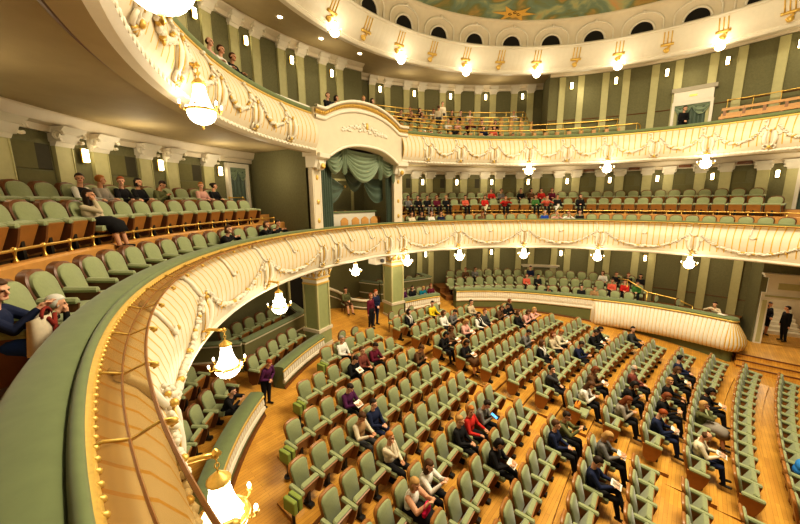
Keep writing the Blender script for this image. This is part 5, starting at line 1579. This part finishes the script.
# gallery seats of the second balcony: one small mesh each
mb = MB()
mb.slab(back_outline(.20, .235, .34, .80, .12), -.20, -.12, 0, .02)
mb.slab([(-.22, .30), (-.22, .42), (.22, .42), (.22, .30)], -.12, .26, 0, .02)
for s in (-1, 1):
    mb.slab([(s*.235-.035, .25), (s*.235-.055, .66), (s*.235+.055, .66), (s*.235+.035, .25)], .10, .26, 1, .012); mb.slab([(s*.235-.03, .54), (s*.235-.03, .60), (s*.235+.03, .60), (s*.235+.03, .54)], -.14, .26, 1, .012)
mb.box((-.1, -.05, 0), (.1, .05, .3), 1)
GS = mb.build('gallery_armchair', [M['velvet'], M['woodlight']]); gu = [False]
for n_, (R, z, te) in enumerate(((10.25, 2.15, 80), (10.85, 2.65, 76), (11.6, 3.08, 57.5), (12.2, 3.48, 57), (12.85, 3.85, 54))):
    step = math.degrees(.56/R); k = 0; t = 16.5
    while t < te:
        put(GS, gu, P(t, R, z), face_in(t), 'green gallery seat with honey wood arms, %s row above the front, %s from left' % (ORD[n_], ORD[min(k, 39)]), 'seat', 'rear gallery seats')
        t += step; k += 1
# long wooden benches on the right side of the second balcony
for n_, (R, z) in enumerate(((9.98, 2.75), (10.55, 3.15))):
    r = struct(empty('wooden_bench'), None); r['kind'] = 'thing'
    tag(r, 'long honey wood bench on the right second balcony, %s' % ('nearer the front rail' if n_ == 0 else 'behind the first one'), 'bench', 'gallery benches')
    mb = MB(); mb.ring([(R+.03, z), (R-.02, z), (R-.02, z+.24), (R+.03, z+.24)], 96.3, 122, 14, 0, True); mb.build('backrest', [M['woodlight']], r)
    mb = MB(); mb.ring([(R+.04, z+.34), (R-.03, z+.34), (R-.03, z+.44), (R+.04, z+.44)], 96.3, 122, 14, 0, True); mb.build('top_board', [M['woodlight']], r)
    mb = MB()
    for k in range(9):
        t = 96.6 + 3.1*k; mb.ring([(R+.05, 2.15), (R-.03, 2.15), (R-.03, z+.44), (R+.05, z+.44)], t, t+.5, 1, 0, True)
    mb.build('upright', [M['woodpanel']], r)
    mb = MB(); mb.ring([(R-.10, z-.12), (R-.42, z-.12), (R-.42, z-.02), (R-.10, z-.02)], 96.3, 122, 14, 0, True); mb.build('seat', [M['velvet']], r)

for cs in (STALL, BALC, BOXC):
    for k in ('up', 'dn'):
        if not cs['used'][k]:
            for c in list(cs[k].children_recursive): bpy.data.objects.remove(c)
            bpy.data.objects.remove(cs[k])

# people in the balconies and boxes
def at(t, R, z, *a, **k):
    return person(P(t, R, z), face_in(t) + k.pop('turn', 0.0), *a, **dict({'scale': .90}, **k))
def at_head(t, R, z, zfloor, pose, turn, scale, *a, **k):
    rz = face_in(t) + turn; h = Matrix.Rotation(rz, 3, 'Z') @ (POSES[pose][1].translation*scale); q = P(t, R, z) - h; q.z = zfloor + EYE
    return person(q, rz, pose, *a, scale=scale, **k)
# first balcony, left
def sit3(k): return ROW3L[k], 12.10, -.50
at(*sit3(8), 'turnr', 'short', 'dark', 'black', 'black', 'dark-haired person with white sleeves and black waistcoat in the back row', arms='white')
at(*sit3(7), 'turnl', 'short', 'ginger', 'stripe', 'black', 'fair-haired person in grey-beige top beside the white sleeves')
at(*sit3(6), 'turnr', 'short', 'red', 'black', 'black', 'red-haired person in black coat in the back balcony row')
at(*sit3(5), 'lap', 'bob', 'black', 'black', 'black', 'person in black with black cap-like hair in the back row')
at(*sit3(4), 'down', 'short', 'dark', 'olive', 'black', 'dark-haired person in olive slumped at the end of five')
at(*sit3(1), 'turnr', 'short', 'ginger', 'pink', 'black', 'fair-haired person in pink near the curtained door')
at(*sit3(0), 'turnl', 'bun', 'dark', 'black', 'black', 'dark-haired woman in black beside the pink top')
at(ROW2L[10], 11.27, -.86, 'chin', 'long', 'dark', 'beige', 'black', 'dark long-haired woman in beige sweater with hand at cheek', skirt='black', shin='skin')
at(-34.5, 10.25, -1.66, 'rail', 'bob', 'brown', 'black', 'black', 'brown-haired person in black leaning on the velvet rail')
at(-24.6, 10.30, -1.66, 'rail', 'bob', 'brown', 'black', 'black', 'brown-haired woman resting on the rail near the partition', turn=.35)
at(-21.2, 10.30, -1.66, 'rail', 'short', 'dark', 'black', 'black', 'dark-haired person bent over the rail next to the partition')
at_head(-69.9, 10.25, -.80, -1.66, 'out', -.1, .86, 'short', 'brown', 'navy', 'blue', 'young person in blue and dark cardigan in the nearest front seat', skirt='blue')
at_head(-66.6, 10.1, -1.07, -1.66, 'stoop', 0, .82, 'short', 'white', 'black', 'black', 'white-haired person bent low beside the cream bag')
# cream bag with red bands on the near lap
r = empty('tote_bag', P(-70.4, 10.0, -1.14), face_in(-70.4)); tag(r, 'cream cloth bag with dark red bands by the velvet rail', 'bag')
mb = MB()
mb.grid(lambda u, v: V((.10*cos(2*pi*u)*(1-.35*v) , .20*sin(2*pi*u)*(1-.25*v), -.14+.30*v + .02*sin(9*u))), 22, 8, 0)
mb.add([V((.10*cos(2*pi*k/22), .20*sin(2*pi*k/22), -.14)) for k in range(22)], [tuple(range(22))], 0)
mb.build('sack', [cloth((.60, .50, .36))], r, True)
mb = MB()
for y0, y1 in ((-.16, .10), (.12, -.05)):
    mb.tube([V((.115, y0, -.12)), V((.10, (y0+y1)/2, .02)), V((.075, y1, .15))], .017, 6)
mb.tube([V((.05, .1*cos(a), .16+.07*sin(a))) for a in np.linspace(0, pi, 8)], .014, 6)
mb.build('band', [cloth((.22, .03, .02))], r, True)
# first balcony, far side
def far(row, k): 
    return {1: (ROW1R, 10.2, -1.66), 2: (ROW2R, 11.27, -.86), 3: (ROW3R, 12.10, -.50)}[row][0][k], {1: 10.2, 2: 11.27, 3: 12.10}[row], {1: -1.66, 2: -.86, 3: -.50}[row]
FARP = [
 (2, 2, 'lap', 'short', 'dark', 'grey', 'black', 'person in grey at the left end of the far middle row'),
 (2, 3, 'turnr', 'bob', 'dark', 'black', 'black', 'dark-haired person in black second in the far middle row'),
 (2, 4, 'lap', 'short', 'dark', 'black', 'grey', 'person in black with grey trousers in the far middle row'),
 (2, 5, 'lap', 'bob', 'auburn', 'burgundy', 'black', 'auburn-haired woman in burgundy in the far middle row'),
 (2, 6, 'lap', 'short', 'blond', 'black', 'black', 'blond person in black in the far middle row'),
 (2, 8, 'lap', 'short', 'dark', 'coral', 'black', 'dark-haired person in coral sitting alone in the far middle row'),
 (2, 10, 'cross', 'bob', 'dark', 'red', 'cream', 'woman in red with cream trousers in the far middle row'),
 (3, 12, 'turnr', 'short', 'brown', 'red', 'black', 'person in red at the left of the far back row'),
 (3, 13, 'turnl', 'short', 'brown', 'grey', 'black', 'person in grey talking to the red top in the back row'),
 (2, 12, 'rail', 'short', 'brown', 'red', 'black', 'person in red leaning forward in the far middle row'),
 (3, 15, 'turnr', 'short', 'black', 'black', 'black', 'black-haired person in black, left of a chatting pair, back row'),
 (3, 16, 'turnl', 'bob', 'dark', 'brown', 'black', 'dark-haired woman in brown, right of a chatting pair, back row'),
 (2, 15, 'lap', 'bob', 'brown', 'green', 'black', 'brown-haired person in green top in the far middle row'),
 (2, 16, 'rail', 'short', 'brown', 'coral', 'black', 'person in bright coral leaning beside the green top'),
 (3, 18, 'lap', 'short', 'auburn', 'burgundy', 'black', 'auburn-haired person in burgundy in the far back row'),
 (2, 17, 'cross', 'short', 'dark', 'black', 'white', 'person in black jacket with white trousers, far middle row'),
 (2, 19, 'turnl', 'long', 'brown', 'black', 'black', 'long-haired woman in black at the right of the far group'),
 (1, 1, 'lap', 'short', 'brown', 'cream', 'black', 'brown-haired head above the far rail, leftmost of the front row'),
 (1, 2, 'lap', 'short', 'dark', 'black', 'black', 'dark head above the far rail beside a cream top'),
 (1, 3, 'lap', 'bob', 'auburn', 'white', 'black', 'auburn head with white top above the far rail'),
 (1, 4, 'lap', 'bob', 'brown', 'navy', 'black', 'brown head with navy top above the far rail'),
 (1, 8, 'down', 'short', 'auburn', 'brown', 'black', 'auburn head low behind the far rail, alone'),
 (1, 14, 'lap', 'short', 'grey', 'blue', 'black', 'grey-haired head above the far rail under the coral top'),
 (1, 15, 'rail', 'short', 'blond', 'pink', 'black', 'blond person leaning on the far rail'),
 (1, 16, 'rail', 'short', 'auburn', 'white', 'black', 'auburn-haired person in white leaning on the far rail'),
 (1, 17, 'lap', 'short', 'brown', 'black', 'black', 'brown head above the far rail, rightmost of its group'),
 (3, 17, 'turnr', 'short', 'brown', 'red', 'black', 'brown-haired person in red right of the chatting pair, back row'),
]
for row, k, pose, h, hc, tp, bt, lab in FARP:
    at(*far(row, k), pose, h, hc, tp, bt, lab)
# second balcony
def g2(row, t): 
    R, z = ((10.22, 2.15), (10.92, 2.65), (11.57, 3.08), (12.17, 3.48), (12.85, 3.85))[row]
    return t, R, z
G2P = [
 (4, 26.5, 'turnr', 'short', 'brown', 'tan', 'black', 'person in tan at the left of the top gallery row'),
 (4, 29.0, 'turnl', 'bob', 'dark', 'black', 'black', 'dark-haired person in black beside the tan top, top row'),
 (4, 32.4, 'down', 'short', 'auburn', 'white', 'black', 'auburn-haired person in white in the top gallery row'),
 (4, 37.6, 'lap', 'short', 'dark', 'black', 'black', 'person in black right of the standing man, top row'),
 (4, 39.9, 'lap', 'short', 'black', 'navy', 'black', 'black-haired person in navy in the top gallery row'),
 (4, 42.3, 'lap', 'short', 'blond', 'cream', 'black', 'blond person in cream in the top gallery row'),
 (4, 53.5, 'lap', 'short', 'blond', 'white', 'black', 'person in white at the right end of the top row'),
 (3, 22.6, 'lap', 'short', 'dark', 'black', 'black', 'dark-haired person in black at the left of the fourth row'),
 (3, 25.4, 'lap', 'short', 'brown', 'black', 'black', 'brown-haired person in black in the fourth gallery row'),
 (3, 28.2, 'turnl', 'bob', 'brown', 'grey', 'black', 'brown-haired woman in grey in the fourth gallery row'),
 (2, 34.3, 'lap', 'short', 'blond', 'white', 'black', 'blond person in white in the third gallery row'),
 (2, 36.9, 'lap', 'short', 'auburn', 'pink', 'black', 'auburn-haired person in pink in the third gallery row'),
 (2, 39.9, 'rail', 'short', 'brown', 'burgundy', 'black', 'person in burgundy leaning in the third gallery row'),
 (2, 43.6, 'lap', 'short', 'dark', 'black', 'black', 'dark-haired person in black at right in the third row'),
 (2, 47.2, 'lap', 'bob', 'black', 'black', 'black', 'black-haired woman in black alone in the third row'),
 (1, 34.9, 'lap', 'short', 'brown', 'black', 'black', 'brown-haired person in black in the second gallery row'),
 (1, 43.0, 'turnr', 'bob', 'dark', 'navy', 'black', 'dark-haired person in navy beside the salmon top'),
 (1, 45.8, 'turnl', 'bob', 'brown', 'coral', 'black', 'brown-haired person in salmon in the second gallery row'),
 (0, 23.4, 'rail', 'short', 'white', 'white', 'black', 'white-haired person leaning at the second balcony rail'),
 (0, 26.1, 'lap', 'short', 'brown', 'black', 'black', 'brown-haired person in black in the lowest gallery row'),
 (0, 28.9, 'lap', 'short', 'dark', 'black', 'black', 'dark-haired person in black in the lowest gallery row'),
 (0, 36.2, 'turnl', 'short', 'brown', 'grey', 'black', 'brown-haired person in grey in the lowest gallery row'),
 (0, 43.4, 'lap', 'short', 'auburn', 'black', 'black', 'auburn-haired person in black in the lowest gallery row'),
 (0, 46.4, 'rail', 'short', 'blond', 'black', 'black', 'blond person hanging over the second balcony rail'),
 (0, 50.0, 'lap', 'short', 'dark', 'purple', 'black', 'dark-haired person in purple in the lowest gallery row'),
 (0, -5.6, 'lap', 'short', 'brown', 'black', 'black', 'brown-haired person in black at the left pediment shoulder'),
 (0, -3.2, 'turnl', 'bob', 'dark', 'navy', 'black', 'dark-haired person in navy at the left pediment shoulder'),
 (0, 4.8, 'turnr', 'short', 'blond', 'black', 'black', 'blond person in black behind the cream pediment'),
 (0, 7.4, 'turnl', 'bob', 'dark', 'black', 'black', 'dark-haired woman in black behind the cream pediment'),
 (0, -32.6, 'lap', 'short', 'brown', 'white', 'black', 'brown-haired person in white above the left second balcony rail'),
 (0, -30.0, 'lap', 'short', 'brown', 'black', 'black', 'brown-haired person in black above the left second balcony rail'),
 (0, -35.0, 'lap', 'bald', 'brown', 'pink', 'black', 'balding head above the left second balcony rail'),
]
for row, t, pose, h, hc, tp, bt, lab in G2P:
    q = g2(row, t)
    if t < 12: q = (t, 10.0, 3.10 if t > 2 else 2.85 if t > -15 else 2.70)
    at(*q, pose, h, hc, tp, bt, lab)
at(34.8, 12.75, 3.85, 'standside', 'short', 'dark', 'cream', 'darkgrey', 'man in cream shirt standing in the top gallery row')
at(32.6, 12.1, 3.48, 'standside', 'short', 'brown', 'beige', 'darkgrey', 'person in beige coat standing with back turned in the gallery', turn=2.6)
at(89.6, 10.80, 2.50, 'stand', 'bun', 'dark', 'black', 'black', 'woman in black standing in the white pedimented doorway', turn=.5)
r = empty('control_desk', P(-17.5, 10.15, 2.15), face_in(-17.5)); tag(r, 'white covered desk with brown edges behind the left second balcony rail', 'desk')
mb = MB(); mb.box((-.35, -.75, 0), (.35, .75, .92)); mb.build('cabinet', [M['wood']], r)
mb = MB(); mb.add([V((-.42, y, z)) for y in (-.85, .85) for z in (1.22, 1.26)] + [V((.42, y, z)) for y in (-.85, .85) for z in (.98, 1.02)], [(0,1,3,2),(4,6,7,5),(0,4,5,1),(2,3,7,6),(0,2,6,4),(1,5,7,3)]); mb.build('white_cover', [M['paper']], r)
mb = MB(); mb.box((-.40, -.80, .90), (.38, .80, .98)); mb.build('edge', [M['woodlight']], r)
# lower right boxes
def am(row, t): return (t,) + ((10.22, -5.52), (11.0, -5.22), (11.8, -4.98))[row]
AMP = [
 (2, 40.6, 'turnr', 'short', 'auburn', 'brown', 'black', 'auburn-haired person in brown in the back box row'),
 (2, 43.4, 'turnl', 'short', 'brown', 'grey', 'black', 'brown-haired person in grey in the back box row'),
 (1, 57.2, 'lap', 'bob', 'auburn', 'coral', 'black', 'person in coral in the middle box row below the dark suit'),
 (1, 60.3, 'turnl', 'short', 'dark', 'black', 'black', 'dark-haired person in black in the middle box row'),
 (0, 62.3, 'rail', 'short', 'dark', 'black', 'black', 'dark-haired person leaning on the far box rail'),
 (0, 71.5, 'lap', 'short', 'dark', 'black', 'white', 'person in black in the front box row, left of the coral group'),
 (0, 74.8, 'turnl', 'short', 'brown', 'tan', 'black', 'person in tan leaning back in the front box row'),
 (2, 80.0, 'lap', 'short', 'dark', 'black', 'black', 'dark-haired person in black in the back row, right group'),
 (2, 77.0, 'turnr', 'bob', 'brown', 'white', 'black', 'brown-haired woman in white in the back row, right group'),
 (2, 82.6, 'lap', 'bob', 'auburn', 'black', 'black', 'auburn-haired person in black in the back row, right group'),
 (1, 79.1, 'lap', 'short', 'brown', 'coral', 'black', 'person in coral in the middle row, left of two'),
 (1, 82.0, 'lap', 'short', 'auburn', 'red', 'black', 'person in red in the middle row, right of two'),
 (1, 84.6, 'turnl', 'short', 'dark', 'green', 'black', 'dark-haired person in dark green at the right end of the group'),
 (2, 85.2, 'lap', 'bob', 'black', 'black', 'black', 'black-haired person in black at the upper right of the group'),
]
for row, t, pose, h, hc, tp, bt, lab in AMP: at(*am(row, t), pose, h, hc, tp, bt, lab)
at(58.9, 11.8, -4.90, 'cross', 'short', 'dark', 'navy', 'black', 'man in dark suit sitting upright in the back row of the far lower boxes')
at(101.0, 10.30, -5.45, 'rail', 'short', 'dark', 'beige', 'black', 'person in beige leaning over the end of the ribbed bastion', turn=-.3)
sheet(P(102.6, 9.78, -4.805), 1.0, 'white papers on the velvet rail of the ribbed bastion', .18, .22, 0.0)
for t, hc, tp, lab in ((18.2, 'dark', 'purple', 'person in purple behind the short parapet right of the entrance'), (21.2, 'dark', 'black', 'person in black behind the short parapet right of the entrance'),
                       (24.2, 'blond', 'teal', 'person in teal behind the short parapet right of the entrance'), (27.2, 'auburn', 'burgundy', 'person in burgundy at the right end of the short parapet')):
    at(t, 10.5, -5.45, 'lap' if tp != 'teal' else 'down', 'bob', hc, tp, 'black', lab)
# left boxes and the entrance
at(-40.57, 9.95, floor_at(-40.57, 10.0), 'rail', 'short', 'dark', 'black', 'black', 'dark-haired man in black leaning on the left fluted parapet')
at(-35.4, 9.33, floor_at(-35.4, 9.33), 'hunch', 'short', 'red', 'purple', 'black', 'red-haired woman in purple blouse standing at the parapet gap', turn=-.35)
fz = lambda s_, l: V((s_, l, ramp(s_)+EYE))
person(fz(-9.15, .15), .2, 'standside', 'bob', 'auburn', 'burgundy', 'black', 'woman in burgundy top standing between the two pillars')
person(fz(-9.35, .62), -.2, 'stand', 'short', 'red', 'navy', 'navy', 'red-haired man in dark suit standing between the two pillars')
person(V((-11.2, .55, ramp(-11.2)+EYE)), -.3, 'lap', 'short', 'dark', 'olive', 'brown', 'person seated by the curved stair in the entrance', shin='skin')
put(SC, scu, V((-11.2, .55, ramp(-11.2)+EYE)), -.3, 'wooden chair under the person seated by the curved stair', 'chair', 'round-backed side chairs')
q = D4 @ V((a0+.45, -1.3, -6.32)); person(V((q.x, q.y, -6.32+EYE)), atan2(nn.y, nn.x)+.4, 'stand', 'bob', 'dark', 'black', 'black', 'person in black with bare legs in the lobby doorway', skirt=None, shin='skin')
q = D4 @ V((a0+.92, -.75, -6.32)); person(V((q.x, q.y, -6.32+EYE)), atan2(nn.y, nn.x)-1.3, 'standside', 'short', 'dark', 'black', 'black', 'person in long black clothes standing inside the right doorway')

# ------------------------------------------------------------------ light
def point(loc, e, r=.18, c=(1.0, .87, .63)):
    l = bpy.data.lights.new('lamp', 'POINT'); l.energy = e; l.shadow_soft_size = r; l.color = c
    o = bpy.data.objects.new('lamp', l); COL.objects.link(o); o.location = loc  # used for the chandeliers' light and for added fill points without a fixture
for loc, s_ in LIGHTS: point(loc, 26*s_)
for t in (-60, -38, -24, 25, 45, 66, 88, 108): point(P(t, 11.6, 1.2), 14, .3)
for t in (-45, -22, 0): point(P(t, 11.2, 5.4), 10, .3)
for t in (24, 36, 48): point(P(t, 12.2, 5.6), 14, .3)  # added fill, lifts the dark soffit over the rear gallery
for t in (30, 48, 68, 90, 108): point(P(t, 10.6, 5.2), 8, .3)
for t in (-45, -22): point(P(t, 11.6, -3.0), 6, .3)
for t in (0, 30, 50, 70, 84, 98): point(P(t, 11.2, -2.9), 18, .3)  # added fill points that brighten the walls of the lower boxes
point(P(3, 11.0, 1.2), 18, .2); point(P(-19, 10.9, .9), 9, .3)  # added fill inside the draped box and beside its left partition
def area(loc, e, size, rot=(0, 0, 0), c=(1, .885, .66)):
    l = bpy.data.lights.new('chandelier_light', 'AREA'); l.shape = 'DISK'; l.size = size; l.energy = e; l.color = c
    o = bpy.data.objects.new('chandelier_light', l); COL.objects.link(o); o.location = loc; o.rotation_euler = rot
    return o
area((0.5, 0, 6.9+EYE), 1150, 6.0)                        # the great chandelier under the ceiling
area((0.5, 0, 5.2+EYE), 260, 5.0, (pi, 0, 0))            # its upward share on the painting
point((1.5, 0, 2.6+EYE), 420, 1.6)                       # and its body
w = bpy.data.worlds.new('World'); bpy.context.scene.world = w; w.use_nodes = True
w.node_tree.nodes['Background'].inputs[0].default_value = (1.0, .78, .5, 1); w.node_tree.nodes['Background'].inputs[1].default_value = .10

# ------------------------------------------------------------------ camera
F = 341.0; hy = 199.87; ROLL = RAD(-0.4434); PSI = RAD(-41)
pt = math.atan((262 - hy)/F)
def plan(x, y): return V((cos(PSI)*x + sin(PSI)*y, -sin(PSI)*x + cos(PSI)*y, 0))
right = plan(1, 0); fwd0 = plan(0, 1)
fwd = fwd0*cos(pt) + V((0, 0, -sin(pt))); upv = fwd0*sin(pt) + V((0, 0, cos(pt)))
r2 = right*cos(ROLL) + upv*sin(ROLL); u2 = upv*cos(ROLL) - right*sin(ROLL)
cam = bpy.data.cameras.new('Camera'); co = bpy.data.objects.new('Camera', cam); COL.objects.link(co)
cam.sensor_fit = 'HORIZONTAL'; cam.sensor_width = 36; cam.lens = F/800*36; cam.clip_start = .05; cam.clip_end = 200
Mx = Matrix((r2, u2, -fwd)).transposed().to_4x4(); Mx.translation = plan(-5.544, -7.764) + V((0, 0, EYE))
co.matrix_world = Mx
sc = bpy.context.scene; sc.camera = co
sc.view_settings.view_transform = 'Standard'; sc.view_settings.look = 'Medium High Contrast'; sc.view_settings.exposure = 1.0
sc.cycles.use_denoising = True
sc.cycles.max_bounces = 6; sc.cycles.diffuse_bounces = 3; sc.cycles.transparent_max_bounces = 6
sc.cycles.sample_clamp_indirect = 4.0
